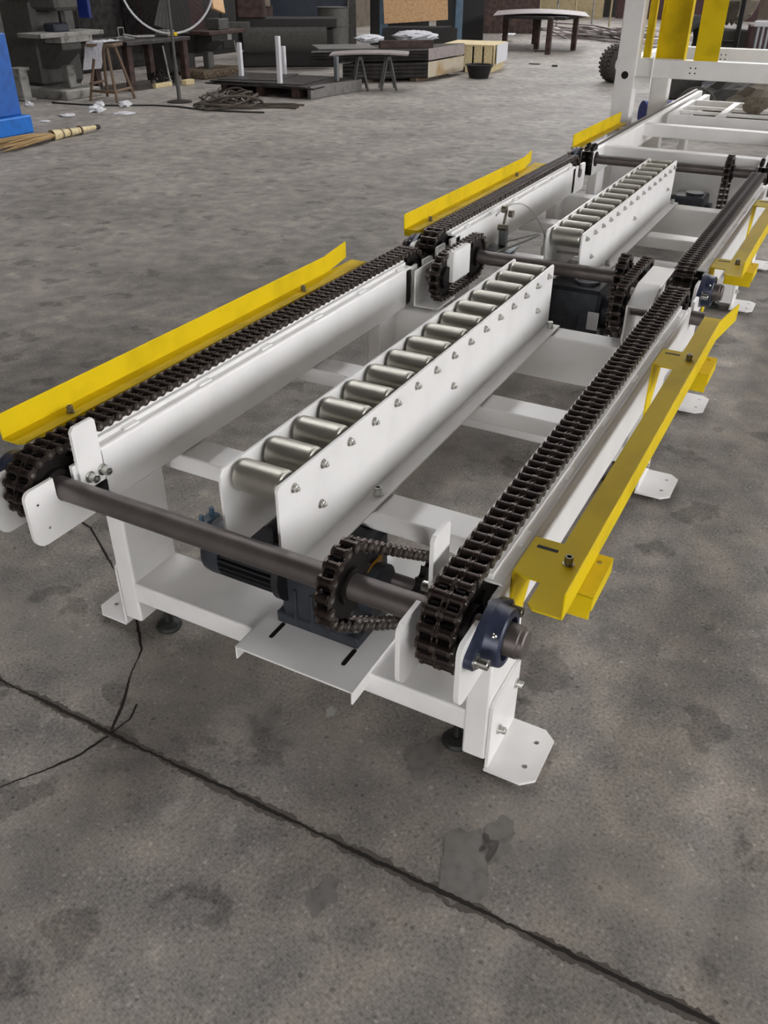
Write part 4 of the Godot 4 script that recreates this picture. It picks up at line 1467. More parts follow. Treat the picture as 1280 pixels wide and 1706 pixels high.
	b.prism(PackedVector2Array([Vector2(-0.25, 0.33), Vector2(0.1, 0.33), Vector2(0.42, 0.56), Vector2(0.42, 0.66), Vector2(-0.25, 0.66)]), Vector3(0, 0, -0.02), Vector3.RIGHT, Vector3.UP, Vector3(0, 0, 0.34))
	obj("knee", b, M.cast, m1)
	b = B.new()
	b.box(Vector3(0.30, 0.74, 0.0), Vector3(0.42, 0.05, 1.1), 0.006)
	obj("worktable", b, M.cast_light, m1)
	bxo("table_apron", Vector3(0.36, 0.68, -0.05), Vector3(0.3, 0.07, 0.55), 0.006, M.cast_light, m1)
	bxo("vice", Vector3(0.28, 0.81, 0.05), Vector3(0.2, 0.1, 0.26), 0.015, M.slate, m1)
	bxo("spindle_head", Vector3(0.2, 1.15, -0.05), Vector3(0.5, 0.3, 0.4), 0.04, M.cast, m1)
	tbo("spindle", Vector3(0.3, 0.86, -0.05), Vector3(0.3, 1.02, -0.05), 0.04, M.steel, m1)
	bxo("control_box", Vector3(0.35, 1.05, -0.42), Vector3(0.2, 0.3, 0.05), 0.01, M.royal, m1)
	# loose columns standing beside it
	for k in 2:
		var pb := B.new()
		pb.box(Vector3(0, 0.19, 0), Vector3(0.12, 0.38, 0.14), 0.01)
		pb.box(Vector3(0, 0.37, 0), Vector3(0.18, 0.03, 0.18), 0.006)
		pb.box(Vector3(0, 0.015, 0), Vector3(0.2, 0.03, 0.2), 0.006)
		tag(obj("iron_pillar", pb, M.cast_light, self, Vector3(-10.10 + 0.2 * k, 0, -8.35 - 0.22 * k)), ["short flanged iron pillar standing left of the milling machine", "short flanged iron pillar standing closest to the cast base"][k], "pillar", "iron pillars by the machine")
	# workbench
	var wbn := root("workbench", "dark steel workbench with scattered tools behind the stool and fan", "bench", Vector3(-9.75, 0, -10.6))
	b = B.new()
	b.box(Vector3(0.05, 0.59, 0), Vector3(0.85, 0.05, 1.35), 0.005)
	obj("top", b, M.steel, wbn)
	for p in [Vector2(0.34, 0.55), Vector2(0.38, -0.6), Vector2(-0.3, 0.55), Vector2(-0.3, -0.6)]:
		bxo("leg", Vector3(p.x, 0.285, p.y), Vector3(0.10, 0.56, 0.10), 0.006, M.rust, wbn)
	var names := ["steel block standing on the dark workbench near the fan", "short steel tube lying on the dark workbench", "flat bar lying at the stool end of the dark workbench"]
	tag(bxo("steel_block", Vector3(-9.55, 0.66, -11.05), Vector3(0.24, 0.08, 0.16), 0.006, M.steel_light), names[0], "block")
	tag(tbo("steel_tube", Vector3(-9.5, 0.635, -10.75), Vector3(-9.62, 0.635, -10.45), 0.02, M.steel_light), names[1], "tube")
	tag(bxo("flat_bar", Vector3(-9.58, 0.636, -10.22), Vector3(0.06, 0.04, 0.36), 0.004, M.steel_light), names[2], "bar")
	var sq := root("angle_gauge", "bright square steel gauge with handle leaning on the workbench", "gauge", Vector3(-9.42, 0.615, -10.0))
	b = B.new()
	for k in 4:
		var a := PI / 4 + PI / 2 * k
		var a2 := a + PI / 2
		b.tube(Vector3(0, 0.11 + 0.075 * sin(a), 0.075 * cos(a)), Vector3(0, 0.11 + 0.075 * sin(a2), 0.075 * cos(a2)), 0.008, 6)
	obj("frame", b, M.steel_light, sq)
	tbo("handle", Vector3(0, 0.08, -0.03), Vector3(0.0, 0.03, -0.34), 0.014, M.steel_light, sq, 8)
	# floor squeegee standing
	var tq := root("push_broom", "push broom with pale wooden head standing upright before the workbench", "broom", Vector3(-9.3, 0, -10.75))
	bxo("head", Vector3(-0.02, 0.03, 0.16), Vector3(0.07, 0.06, 0.36), 0.006, M.pale, tq)
	tbo("stick", Vector3(0, 0.05, 0), Vector3(-0.05, 0.52, 0.02), 0.012, M.cast_light, tq, 8)
	tag(bxo("wood_block", Vector3(-9.18, 0.036, -11.0), Vector3(0.09, 0.07, 0.2), 0.005, M.pale), "small pinkish wooden block beside the push broom head", "block")
	# pile of clamps
	b = B.new()
	rng.seed = 5
	for k in 26:
		var c := Vector3(rng.randf_range(-0.14, 0.14), rng.randf_range(0.02, 0.13), rng.randf_range(-0.25, 0.25))
		b.box(c, Vector3(0.16, 0.02, 0.025), 0.003, Basis(Vector3(rng.randf(), rng.randf(), rng.randf()).normalized(), rng.randf_range(0, 3)))
	var pc := obj("scrap_heap", b, M.steel, self, Vector3(-9.65, 0, -11.0))
	tag(pc, "heap of dark metal offcuts under the workbench", "scrap heap")
	pc.set_meta("kind", "stuff")
	# pedestal fan
	fan()
	# second machine
	var m2 := root("drilling_machine", "dark drilling machine with rusty table and crank on a stained stone block", "machine", Vector3(-9.75, 0, -12.1))
	bxo("stone_block", Vector3(0.15, 0.062, 0.0), Vector3(0.5, 0.125, 0.95), 0.02, M.stone, m2)
	bxo("pedestal", Vector3(0.2, 0.24, 0.1), Vector3(0.12, 0.24, 0.14), 0.012, M.cast, m2)
	b = B.new()
	b.prism(PackedVector2Array([Vector2(-0.9, 0.30), Vector2(0.1, 0.34), Vector2(0.42, 0.52), Vector2(0.42, 0.6), Vector2(-0.9, 0.62)]), Vector3(0, 0, 0.05), Vector3.RIGHT, Vector3.UP, Vector3(0, 0, 0.4))
	obj("knee", b, M.dark, m2)
	bxo("table", Vector3(0.28, 0.625, -0.1), Vector3(0.4, 0.05, 0.95), 0.006, M.rust, m2)
	bxo("scale_plate", Vector3(0.40, 0.55, -0.12), Vector3(0.02, 0.08, 0.3), 0.003, M.cast_light, m2)
	bxo("column", Vector3(-0.65, 0.8, 0.0), Vector3(0.5, 1.6, 0.7), 0.05, M.dark, m2)
	b = B.new()
	b.tube(Vector3(0.46, 0.50, -0.25), Vector3(0.46, 0.34, -0.30), 0.012, 8)
	b.tube(Vector3(0.46, 0.34, -0.30), Vector3(0.46, 0.34, -0.48), 0.012, 8)
	obj("crank", b, M.cast_light, m2)
	tag(bxo("tool_box", Vector3(-9.5, 0.727, -12.25), Vector3(0.25, 0.15, 0.26), 0.012, M.cast), "small grey box standing on the drilling machine's rusty table", "box")
	var bd := root("plank", "tan wooden plank leaning upright on the drilling machine table", "plank", Vector3(-9.6, 0.80, -12.35))
	var pb2 := B.new()
	pb2.box(Vector3(0.0, 0.60, 0.0), Vector3(0.05, 1.12, 0.26), 0.006, Basis(Vector3(0, 0, 1), 0.36) * Basis(Vector3(1, 0, 0), -0.3))
	obj("board", pb2, M.ply, bd)
	tag(bxo("dark_red_panel", Vector3(-11.2, 0.85, -13.2), Vector3(0.1, 1.1, 1.6), 0.01, M.maroon), "dark red panel standing behind the fan and drilling machine", "panel")
	# tall dark cabinets along the left wall
	var cl := [["grey steel locker standing behind the milling machine", Vector3(-12.2, 0.9, -9.5), Vector3(1.0, 1.8, 1.6), M.cast], ["grey sheet-metal cabinet with a pale notice behind the workbench", Vector3(-12.0, 0.8, -12.4), Vector3(0.8, 1.6, 2.2), M.steel], ["dark cabinet in the shade behind the dark red panel", Vector3(-12.4, 0.9, -15.5), Vector3(0.9, 1.8, 2.6), M.dark], ["tall dark locker in the shade left of the milling machine", Vector3(-12.2, 1.0, -7.2), Vector3(0.9, 2.0, 1.6), M.dark]]
	for e in cl:
		var r0 := root("steel_cabinet", e[0], "cabinet", Vector3(e[1].x, 0, e[1].z), "cabinets along the left wall")
		bxo("body", Vector3(0, e[1].y, 0), e[2], 0.012, e[3], r0)
		for k in 2:
			bxo("door", Vector3(e[2].x / 2 + 0.008, e[1].y, (k - 0.5) * e[2].z * 0.48), Vector3(0.016, e[2].y * 0.9, e[2].z * 0.46), 0.004, e[3], r0)
	tag(bxo("notice", Vector3(-11.56, 1.25, -11.6), Vector3(0.01, 0.35, 0.5), 0.002, M.paper), "pale notice fixed to the grey sheet-metal cabinet", "notice")
	tag(bxo("notice_board", Vector3(-11.66, 1.75, -9.3), Vector3(0.02, 0.25, 0.6), 0.003, M.paper), "white board above the old milling machine", "board")

func fan():
	var fb := root("pedestal_fan", "large wire-caged pedestal fan with a yellow clip on its thin pole", "fan", Vector3(-8.06, 0, -9.45))
	var b := B.new()
	b.lathe(Vector3.ZERO, Vector3.UP, [[0.0, 0.0], [0.16, 0.0], [0.16, 0.012], [0.05, 0.03], [0.0, 0.03]], 24)
	obj("base", b, M.steel, fb)
	tbo("pole", Vector3(0, 0.02, 0), Vector3(0, 0.42, 0), 0.026, M.cast, fb, 12)
	tbo("pole", Vector3(0, 0.40, 0), Vector3(0, 1.34, 0), 0.019, M.cast, fb, 12)
	var c := Vector3(-0.10, 1.34, -0.12)
	var ax := Vector3(0.60, 0.10, 0.79).normalized()
	var u := Vector3.UP.cross(ax).normalized()
	var w := ax.cross(u).normalized()
	b = B.new()
	var ring := func(rad: float, off: float, th: float):
		var pts := []
		for k in 49:
			var a := TAU * k / 48.0
			pts.append(c + (u * cos(a) + w * sin(a)) * rad + ax * off)
		b.sweep(pts, th, 6)
	ring.call(0.57, 0.0, 0.013)
	obj("rim", b, M.paper, fb)
	b = B.new()
	for k in 60:
		var a := TAU * k / 60
		var d := u * cos(a) + w * sin(a)
		b.tube(c + d * 0.565, c + d * 0.40 + ax * 0.11, 0.0022, 4)
		b.tube(c + d * 0.40 + ax * 0.11, c + d * 0.08 + ax * 0.13, 0.0022, 4)
		b.tube(c + d * 0.565, c + d * 0.38 - ax * 0.11, 0.0022, 4)
		b.tube(c + d * 0.38 - ax * 0.11, c + d * 0.08 - ax * 0.13, 0.0022, 4)
	var cg := obj("wire_cage", b, M.dark, fb)
	cg.set_meta("kind", "stuff")
	b = B.new()
	b.tube(c - ax * 0.28, c - ax * 0.02, 0.09, 20)
	obj("motor", b, M.dark, fb)
	for k in 3:
		b = B.new()
		var a := TAU * k / 3 + 0.4
		var d := u * cos(a) + w * sin(a)
		var e := ax.cross(d)
		b.poly([c + d * 0.07 - e * 0.05, c + d * 0.50 - e * 0.14 + ax * 0.03, c + d * 0.53 + e * 0.05 - ax * 0.02, c + d * 0.07 + e * 0.05 - ax * 0.03], ax)
		b.poly([c + d * 0.07 - e * 0.05 - ax * 0.004, c + d * 0.50 - e * 0.14 + ax * 0.026, c + d * 0.53 + e * 0.05 - ax * 0.024, c + d * 0.07 + e * 0.05 - ax * 0.034], -ax)
		obj("blade", b, M.cast, fb)
	bxo("clip", c - w * 0.575 + u * 0.02, Vector3(0.09, 0.04, 0.06), 0.006, M.yellow, fb)
	bxo("clip", c - u * 0.56 + w * 0.12, Vector3(0.06, 0.04, 0.05), 0.006, M.yellow, fb)
	# its lead and a heap of cable
	var cab := B.new()
	var pts := []
	var way := [Vector3(-9.4, 0.009, -8.55), Vector3(-8.9, 0.009, -8.6), Vector3(-8.5, 0.009, -8.75), Vector3(-8.1, 0.009, -9.0), Vector3(-7.75, 0.009, -9.05), Vector3(-7.3, 0.009, -9.0), Vector3(-6.75, 0.009, -9.1), Vector3(-6.4, 0.009, -9.25)]
	var cv := Curve3D.new()
	for k in way.size():
		var t: Vector3 = (way[min(k + 1, way.size() - 1)] - way[max(k - 1, 0)]) * 0.18
		cv.add_point(way[k], -t, t)
	for p in cv.get_baked_points():
		pts.append(p)
	var thin := []
	for k in range(0, pts.size(), 2):
		thin.append(pts[k])
	cab.sweep(thin, 0.011, 6)
	tag(obj("power_cable", cab, M.cord, self), "long black power cable running over the floor below the fan", "cable")
	var cb2 := B.new()
	rng.seed = 77
	for k in 16:
		var pp := []
		var cx := rng.randf_range(-0.15, 0.15)
		var rx := rng.randf_range(0.12, 0.34)
		var rz := rng.randf_range(0.16, 0.46)
		var ph := rng.randf_range(0, TAU)
		var hh := rng.randf_range(0.0, 0.16)
		for j in 26:
			var a := ph + 5.2 * j / 25.0
			pp.append(Vector3(cx + rx * cos(a) + 0.05 * sin(3 * a), 0.02 + hh * (0.5 + 0.5 * sin(2 * a + k)), rz * sin(a) - 0.1 * cos(2 * a)))
		cb2.sweep(pp, 0.012, 5)
	for k in 5:
		var pp := []
		for j in 14:
			var a := j / 13.0
			pp.append(Vector3(0.1 + 0.75 * a + 0.05 * sin(a * 7 + k), 0.012, 0.15 - 0.09 * k - 0.25 * a + 0.08 * sin(a * 5 + k * 2)))
		cb2.sweep(pp, 0.011, 5)
	var hp := obj("cable_heap", cb2, M.rope, self, Vector3(-7.28, 0, -9.5))
	tag(hp, "tangled heap of brown cable lying on the floor right of the fan", "cable")
	hp.set_meta("kind", "stuff")

func background_middle():
	# low pile of steel sheets with four upright stakes
	var sp := root("sheet_pile", "low pile of dark steel sheets on bearers beside the cable heap", "steel pile", Vector3(-7.6, 0, -11.05))
	var tops := [[Vector3(0.05, 0.125, 0.05), Vector3(1.7, 0.018, 1.15), 0.08], [Vector3(0.1, 0.143, 0.0), Vector3(1.55, 0.015, 1.2), -0.02], [Vector3(-0.05, 0.158, 0.04), Vector3(1.4, 0.013, 1.1), 0.12], [Vector3(-0.3, 0.170, 0.02), Vector3(0.9, 0.010, 0.9), 0.3]]
	for t in tops:
		bxo("steel_sheet", t[0], t[1], 0.002, M.steel, sp, t[2])
	for x in [-0.55, 0.05, 0.62]:
		bxo("bearer", Vector3(x, 0.058, 0.0), Vector3(0.10, 0.115, 1.15), 0.004, M.rust, sp, 0.06)
	bxo("channel", Vector3(0.92, 0.075, -0.05), Vector3(0.06, 0.15, 1.15), 0.004, M.steel_light, sp, -0.12)
	var stk := [[Vector3(-8.15, 0.17, -10.95), 0.42, M.paper], [Vector3(-7.22, 0.16, -10.55), 0.56, M.paper], [Vector3(-7.75, 0.17, -11.45), 0.36, M.paper], [Vector3(-6.72, 0.16, -11.2), 0.30, M.galv]]
	var sl := ["short white stake standing at the left corner of the steel sheet pile", "tallest white stake standing in the steel sheet pile", "thin white stake at the back edge of the steel sheet pile", "short grey stake at the right end of the steel sheet pile"]
	for k in 4:
		var e: Array = stk[k]
		tag(bxo("stake", e[0] + Vector3(0, e[1] / 2, 0), Vector3(0.055, e[1], 0.055), 0.003, e[2]), sl[k], "stake", "stakes in the sheet pile")
	# curved sheet on two sawhorses
	for k in 2:
		var x0: float = [-6.66, -6.34][k]
		var z0: float = [-11.74, -12.0][k]
		var sh := root("sawhorse", ["grey steel sawhorse nearest the sheet pile, under the curved sheet", "grey steel sawhorse under the right end of the curved sheet"][k], "sawhorse", Vector3(x0, 0, z0), "sawhorses under the curved sheet", -1.0)
		bxo("top_rail", Vector3(0, 0.415, 0), Vector3(0.40, 0.05, 0.06), 0.004, M.cast, sh)
		for sx in [-1, 1]:
			for sz in [-1, 1]:
				tbo("leg", Vector3(sx * 0.18, 0.0, sz * 0.11), Vector3(sx * 0.15, 0.41, sz * 0.02), 0.017, M.cast, sh, 6)
			tbo("brace", Vector3(sx * 0.165, 0.2, -0.065), Vector3(sx * 0.165, 0.2, 0.065), 0.013, M.cast, sh, 6)
	var cs := B.new()
	var prev := []
	for i in 15:
		var a := i / 14.0 * 2 - 1
		var c := Vector3(-6.52, 0.492 - 0.02 * a * a, -11.8) + Vector3(0.47, 0, -0.30) * a * 0.98
		var w := Vector3(-0.10, 0, -0.22)
		var cur := [c - w, c + w]
		if prev.size():
			cs.poly([prev[0], prev[1], cur[1], cur[0]], Vector3.UP)
			cs.poly([prev[0] - Vector3(0, 0.022, 0), prev[1] - Vector3(0, 0.022, 0), cur[1] - Vector3(0, 0.022, 0), cur[0] - Vector3(0, 0.022, 0)], Vector3.DOWN)
			cs.poly([prev[0], cur[0], cur[0] - Vector3(0, 0.022, 0), prev[0] - Vector3(0, 0.022, 0)], w * -1)
			cs.poly([prev[1], cur[1], cur[1] - Vector3(0, 0.022, 0), prev[1] - Vector3(0, 0.022, 0)], w)
		prev = cur
	tag(obj("curved_sheet", cs, M.sheet, self), "slightly bowed grey metal sheet lying across two sawhorses", "sheet")
	# the big stack of wrapped sheet bundles
	for k in 2:
		var y0: float = [0.05, 0.285][k]
		var h: float = [0.215, 0.16][k]
		var st := root("sheet_bundle", ["lower bundle of corrugated dark sheets with a pale wrapped end", "upper bundle of corrugated dark sheets stacked on the lower one"][k], "bundle", Vector3(-6.28, 0, -13.2), "bundles of corrugated sheet", 0.0)
		# long direction to the left and back from the near right corner
		var dl := Vector3(-0.72, 0, 0.69) * 1.35       # along the dark front
		var dr := Vector3(0.03, 0, -1.30)              # along the pale end
		if k == 1:
			dl *= 1.35
		var pts := PackedVector2Array()
		var nn := 9
		for i in nn:
			pts.append(Vector2((0.02 if i % 2 else -0.004) , y0 + h * i / (nn - 1.0)))
		var b := B.new()
		for i in nn - 1:
			var a0 := pts[i]
			var a1 := pts[i + 1]
			var nrm := Vector3(0.69, 0, 0.72)
			var f0 := nrm * a0.x + Vector3.UP * a0.y
			var f1 := nrm * a1.x + Vector3.UP * a1.y
			b.poly([f0, f1, f1 + dl, f0 + dl], nrm)
		b.poly([Vector3(0, y0 + h, 0), dl + Vector3(0, y0 + h, 0), dl + dr + Vector3(0, y0 + h, 0), dr + Vector3(0, y0 + h, 0)], Vector3.UP)
		b.poly([Vector3(0, y0, 0), dl + Vector3(0, y0, 0), dl + dr + Vector3(0, y0, 0), dr + Vector3(0, y0, 0)], Vector3.DOWN)
		b.poly([dl + Vector3(0, y0, 0), dl + dr + Vector3(0, y0, 0), dl + dr + Vector3(0, y0 + h, 0), dl + Vector3(0, y0 + h, 0)], dl)
		b.poly([dr + Vector3(0, y0, 0), dl + dr + Vector3(0, y0, 0), dl + dr + Vector3(0, y0 + h, 0), dr + Vector3(0, y0 + h, 0)], dr)
		obj("sheets", b, M.steel, st)
		var e := B.new()
		e.poly([Vector3(0.004, y0, 0.004), Vector3(0.004, y0 + h, 0.004), dr + Vector3(0.004, y0 + h, 0), dr + Vector3(0.004, y0, 0)], Vector3.RIGHT)
		obj("wrapped_end", e, M.wrap if k == 0 else M.sheet, st)
		if k == 0:
			for q in [0.2, 0.8]:
				bxo("bearer", dl * q + dr * 0.5 + Vector3(0, 0.025, 0), Vector3(0.12, 0.05, 1.2), 0.004, M.brown, st)
	tag(bxo("steel_channel", Vector3(-6.62, 0.498, -13.12), Vector3(0.85, 0.105, 0.08), 0.004, M.rust, self, 0.76), "dark steel channel lying on top of the corrugated sheet bundles", "channel")
	tag(bxo("loose_sheet", Vector3(-7.5, 0.455, -12.75), Vector3(0.9, 0.012, 0.8), 0.002, M.steel_light, self, 0.7), "loose grey sheet lying at the left end of the bundles", "sheet")
	var nz := FastNoiseLite.new()
	nz.seed = 6
	nz.frequency = 2.0
	var nm := ["white sack lying at the left on the stacked sheets", "larger white sack lying behind the steel channel"]
	for k in 2:
		var b := B.new()
		blob(b, Vector3.ZERO, [Vector3(0.22, 0.06, 0.24), Vector3(0.36, 0.085, 0.28)][k], nz, 0.3, 28, 16)
		tag(obj("white_sack", b, M.cloth, self, [Vector3(-7.5, 0.52, -13.55), Vector3(-6.95, 0.54, -14.1)][k]), nm[k], "sack", "white sacks on the sheets")
	# blue machine with a plywood board
	var bm := root("press_machine", "steel-blue press frame with a plywood board hung on its front", "machine", Vector3(-8.1, 0, -16.6), "", 0.5)
	bxo("left_column", Vector3(-0.68, 1.0, 0), Vector3(0.16, 2.0, 0.5), 0.01, M.steelblue, bm)
	bxo("right_column", Vector3(0.72, 1.0, 0), Vector3(0.14, 2.0, 0.5), 0.01, M.steelblue, bm)
	bxo("beam", Vector3(0, 1.08, 0), Vector3(1.3, 0.14, 0.45), 0.01, M.steelblue, bm)
	bxo("bed", Vector3(0, 0.28, 0), Vector3(1.4, 0.5, 0.6), 0.01, M.dark, bm)
	bxo("back_plate", Vector3(0, 1.6, -0.2), Vector3(1.3, 1.0, 0.1), 0.01, M.dark, bm)
	var pb := B.new()
	pb.box(Vector3(0, 0, 0), Vector3(1.18, 0.46, 0.03), 0.003, Basis(Vector3(0, 0, 1), 0.06))
	tag(obj("plywood_board", pb, M.ply, self, Vector3(-8.0, 0.86, -16.22), Basis(Vector3.UP, 0.5)), "tan plywood board tilted on the front of the blue press", "board")
	# slate panels and dark shapes behind the stack
	tag(bxo("slate_door", Vector3(-10.3, 0.95, -16.2), Vector3(1.5, 1.9, 0.12), 0.01, M.slate, self, 0.55), "dark slate-blue cabinet door behind the white sacks", "panel")
	tag(bxo("grey_column", Vector3(-9.45, 1.0, -16.4), Vector3(0.14, 2.0, 0.16), 0.01, M.cast, self, 0.55), "narrow grey column at the edge of the slate-blue door", "column")
	tag(bxo("dark_cabinet", Vector3(-9.2, 0.75, -17.9), Vector3(1.2, 1.5, 0.6), 0.01, M.dark, self, 0.5), "dark cabinet with a pale window plate left of the blue press", "cabinet")
	tag(bxo("window_plate", Vector3(-8.98, 0.86, -17.45), Vector3(0.5, 0.55, 0.02), 0.003, M.cast, self, 0.5), "grey window plate on the dark cabinet beside the blue press", "plate")
	tag(bxo("dark_partition", Vector3(-9.15, 1.3, -20.9), Vector3(1.1, 2.6, 0.2), 0.01, M.black, self, 0.45), "black partition standing right of the blue press", "partition")
	tag(bxo("rusty_partition", Vector3(-9.6, 1.3, -24.2), Vector3(2.3, 2.6, 0.2), 0.01, M.rust, self, 0.45), "rusty brown partition behind the sheet metal table", "partition")
	# lathe and drums in the shade
	var lt := root("lathe", "grey lathe with a curved chip tray in the shade behind the stakes", "machine", Vector3(-9.3, 0, -13.9), "", 0.6)
	var tr := B.new()
	var pv := []
	for i in 11:
		var a := PI * 0.5 * i / 10.0
		var p := Vector3(0, 0.62 - 0.42 * sin(a), 0.45 - 0.42 * cos(a) * -1.0 + 0.0 - 0.42)
		p = Vector3(0, 0.24 + 0.40 * (1 - sin(a)), 0.20 + 0.30 * cos(a))
		var cur := [p + Vector3(-0.75, 0, 0), p + Vector3(0.65, 0, 0)]
		if pv.size():
			tr.poly([pv[0], pv[1], cur[1], cur[0]], Vector3(0, 0.3, 1))
			tr.poly([pv[0] - Vector3(0, 0, 0.01), pv[1] - Vector3(0, 0, 0.01), cur[1] - Vector3(0, 0, 0.01), cur[0] - Vector3(0, 0, 0.01)], Vector3(0, -0.3, -1))
		pv = cur
	obj("chip_tray", tr, M.cast, lt)
	bxo("bed", Vector3(0, 0.68, -0.1), Vector3(1.7, 0.16, 0.4), 0.02, M.dark, lt)
	bxo("headstock", Vector3(-0.6, 0.95, -0.1), Vector3(0.5, 0.45, 0.45), 0.04, M.rust, lt)
	bxo("base", Vector3(0, 0.3, -0.2), Vector3(1.6, 0.6, 0.35), 0.02, M.dark, lt)
	bxo("handrail_plate", Vector3(-0.9, 0.66, 0.25), Vector3(0.55, 0.09, 0.05), 0.006, M.cast, lt)
	for k in 3:
		var d := B.new()
		d.lathe(Vector3.ZERO, Vector3.UP, [[0.0, 0.0], [0.28, 0.0], [0.28, 0.28], [0.295, 0.29], [0.28, 0.30], [0.28, 0.58], [0.295, 0.59], [0.28, 0.60], [0.28, 0.86], [0.295, 0.88], [0.0, 0.88]], 24)
		tag(obj("drum", d, [M.rust, M.dark, M.cast][k], self, [Vector3(-10.4, 0, -14.6), Vector3(-10.9, 0, -15.1), Vector3(-9.1, 0, -15.1)][k]), ["rusty drum standing behind the shaded lathe's headstock", "dark drum half hidden behind the rusty drum", "grey drum standing between lathe and slate-blue door"][k], "drum", "drums behind the lathe")
	var hs := B.new()
	var hp := []
	for k in 16:
		var a := k / 15.0
		hp.append(Vector3(-9.55 + 0.5 * a, 1.30 - 0.22 * sin(a * PI * 0.75), -13.75 - 0.4 * a))
	hs.sweep(hp, 0.014, 6)
	tag(obj("hose", hs, M.amber, self), "thin yellow hose hanging by the shaded lathe", "hose")
	# crate with a basin before it
	var cr := root("wooden_crate", "pale slatted wooden crate with a white sheet over one end", "crate", Vector3(-6.35, 0, -15.2), "", 0.15)
	for k in 5:
		bxo("plank", Vector3(-0.34 + 0.17 * k, 0.24, 0.45), Vector3(0.138, 0.30, 0.022), 0.003, M.pale, cr)
	for k in 5:
		bxo("plank", Vector3(0.43, 0.24, 0.36 - 0.18 * k), Vector3(0.022, 0.30, 0.148), 0.003, M.pale, cr)
	bxo("top_board", Vector3(0, 0.40, 0), Vector3(0.88, 0.025, 0.95), 0.003, M.pale, cr)
	bxo("back_board", Vector3(0, 0.24, -0.46), Vector3(0.86, 0.3, 0.02), 0.003, M.pale, cr)
	bxo("lining", Vector3(0, 0.24, 0), Vector3(0.80, 0.28, 0.84), 0.003, M.dark, cr)
	for x in [-0.36, 0.0, 0.36]:
		bxo("foot", Vector3(x, 0.045, 0.0), Vector3(0.09, 0.09, 0.9), 0.004, M.pale, cr)
	tag(bxo("white_sheet", Vector3(-5.885, 0.27, -15.28), Vector3(0.012, 0.28, 0.8), 0.003, M.paper, self, 0.15), "white sheet fixed over the right end of the wooden crate", "sheet")
	var bs := B.new()
	bs.lathe(Vector3.ZERO, Vector3.UP, [[0.0, 0.0], [0.15, 0.0], [0.205, 0.175], [0.225, 0.18], [0.225, 0.192], [0.195, 0.192], [0.14, 0.02], [0.0, 0.02]], 28)
	tag(obj("rubber_basin", bs, M.rubber, self, Vector3(-5.78, 0, -14.05)), "black rubber basin on the floor in front of the crate", "basin")
	# thin table far behind
	var tb := root("sheet_table", "dark-legged table topped with a large bowed metal sheet", "table", Vector3(-7.0, 0, -20.3))
	var ts := B.new()
	prev = []
	for i in 13:
		var a := i / 12.0 * 2 - 1
		var c := Vector3(0.05, 0.70 - 0.05 * a * a, 0.1) + Vector3(0.95, 0, -0.25) * a
		var w := Vector3(-0.35, 0.0, -1.0)
		var cur := [c - w, c + w]
		if prev.size():
			ts.poly([prev[0], prev[1], cur[1], cur[0]], Vector3.UP)
			ts.poly([prev[0] - Vector3(0, 0.012, 0), prev[1] - Vector3(0, 0.012, 0), cur[1] - Vector3(0, 0.012, 0), cur[0] - Vector3(0, 0.012, 0)], Vector3.DOWN)
			ts.poly([prev[0], cur[0], cur[0] - Vector3(0, 0.012, 0), prev[0] - Vector3(0, 0.012, 0)], w * -1)
		prev = cur
	obj("top_sheet", ts, M.sheet, tb)
	for p in [Vector2(0.78, 1.6), Vector2(0.92, 0.35), Vector2(0.13, 0.45), Vector2(-0.7, 0.2), Vector2(-0.4, -0.9)]:
		bxo("leg", Vector3(p.x, 0.325, p.y), Vector3(0.10, 0.65, 0.09), 0.004, M.rust, tb)
	bxo("frame", Vector3(0.3, 0.62, 0.4), Vector3(1.3, 0.06, 1.6), 0.004, M.dark, tb)
	tag(bxo("leaning_board", Vector3(-8.2, 0.15, -21.6), Vector3(0.28, 0.02, 0.55), 0.003, M.paper, self, 0.2), "pale board lying on the floor under the sheet metal table", "board")
	# rods of a rack standing behind
	var rk := root("rod_rack", "rack of tall thin pale rods standing behind the sheet metal table", "rack", Vector3(-9.0, 0, -25.6))
	for k in 9:
		tbo("rod", Vector3(-1.2 + 0.42 * k, 0.0, 0.6 - 0.28 * k), Vector3(-1.2 + 0.42 * k, 2.2, 0.6 - 0.28 * k), 0.028, M.cream if k % 2 else M.cast_light, rk, 6)
	bxo("foot_rail", Vector3(0.5, 0.04, -0.5), Vector3(3.6, 0.08, 0.1), 0.004, M.cast, rk, 0.59)
	# scrap lengths on the floor
	rng.seed = 61
	var sc := B.new()
	for k in 46:
		var c := Vector3(rng.randf_range(-1.3, 1.3), rng.randf_range(0.02, 0.28), rng.randf_range(-0.7, 0.7))
		sc.box(c, Vector3(rng.randf_range(0.6, 1.8), 0.03, rng.randf_range(0.04, 0.14)), 0.003, Basis(Vector3.UP, rng.randf_range(-0.5, 0.5)) * Basis(Vector3.BACK, rng.randf_range(-0.15, 0.15)))
	var so := obj("offcut_heap", sc, M.sheet, self, Vector3(-6.5, 0, -23.6), Basis(Vector3.UP, -0.4))
	tag(so, "heap of long pale metal offcuts on the floor behind the table", "scrap heap")
	so.set_meta("kind", "stuff")
	tag(bxo("long_channel", Vector3(-4.75, 0.12, -21.9), Vector3(0.20, 0.10, 2.6), 0.006, M.sheet, self, -0.35), "long pale channel sloping off the offcut heap", "channel")
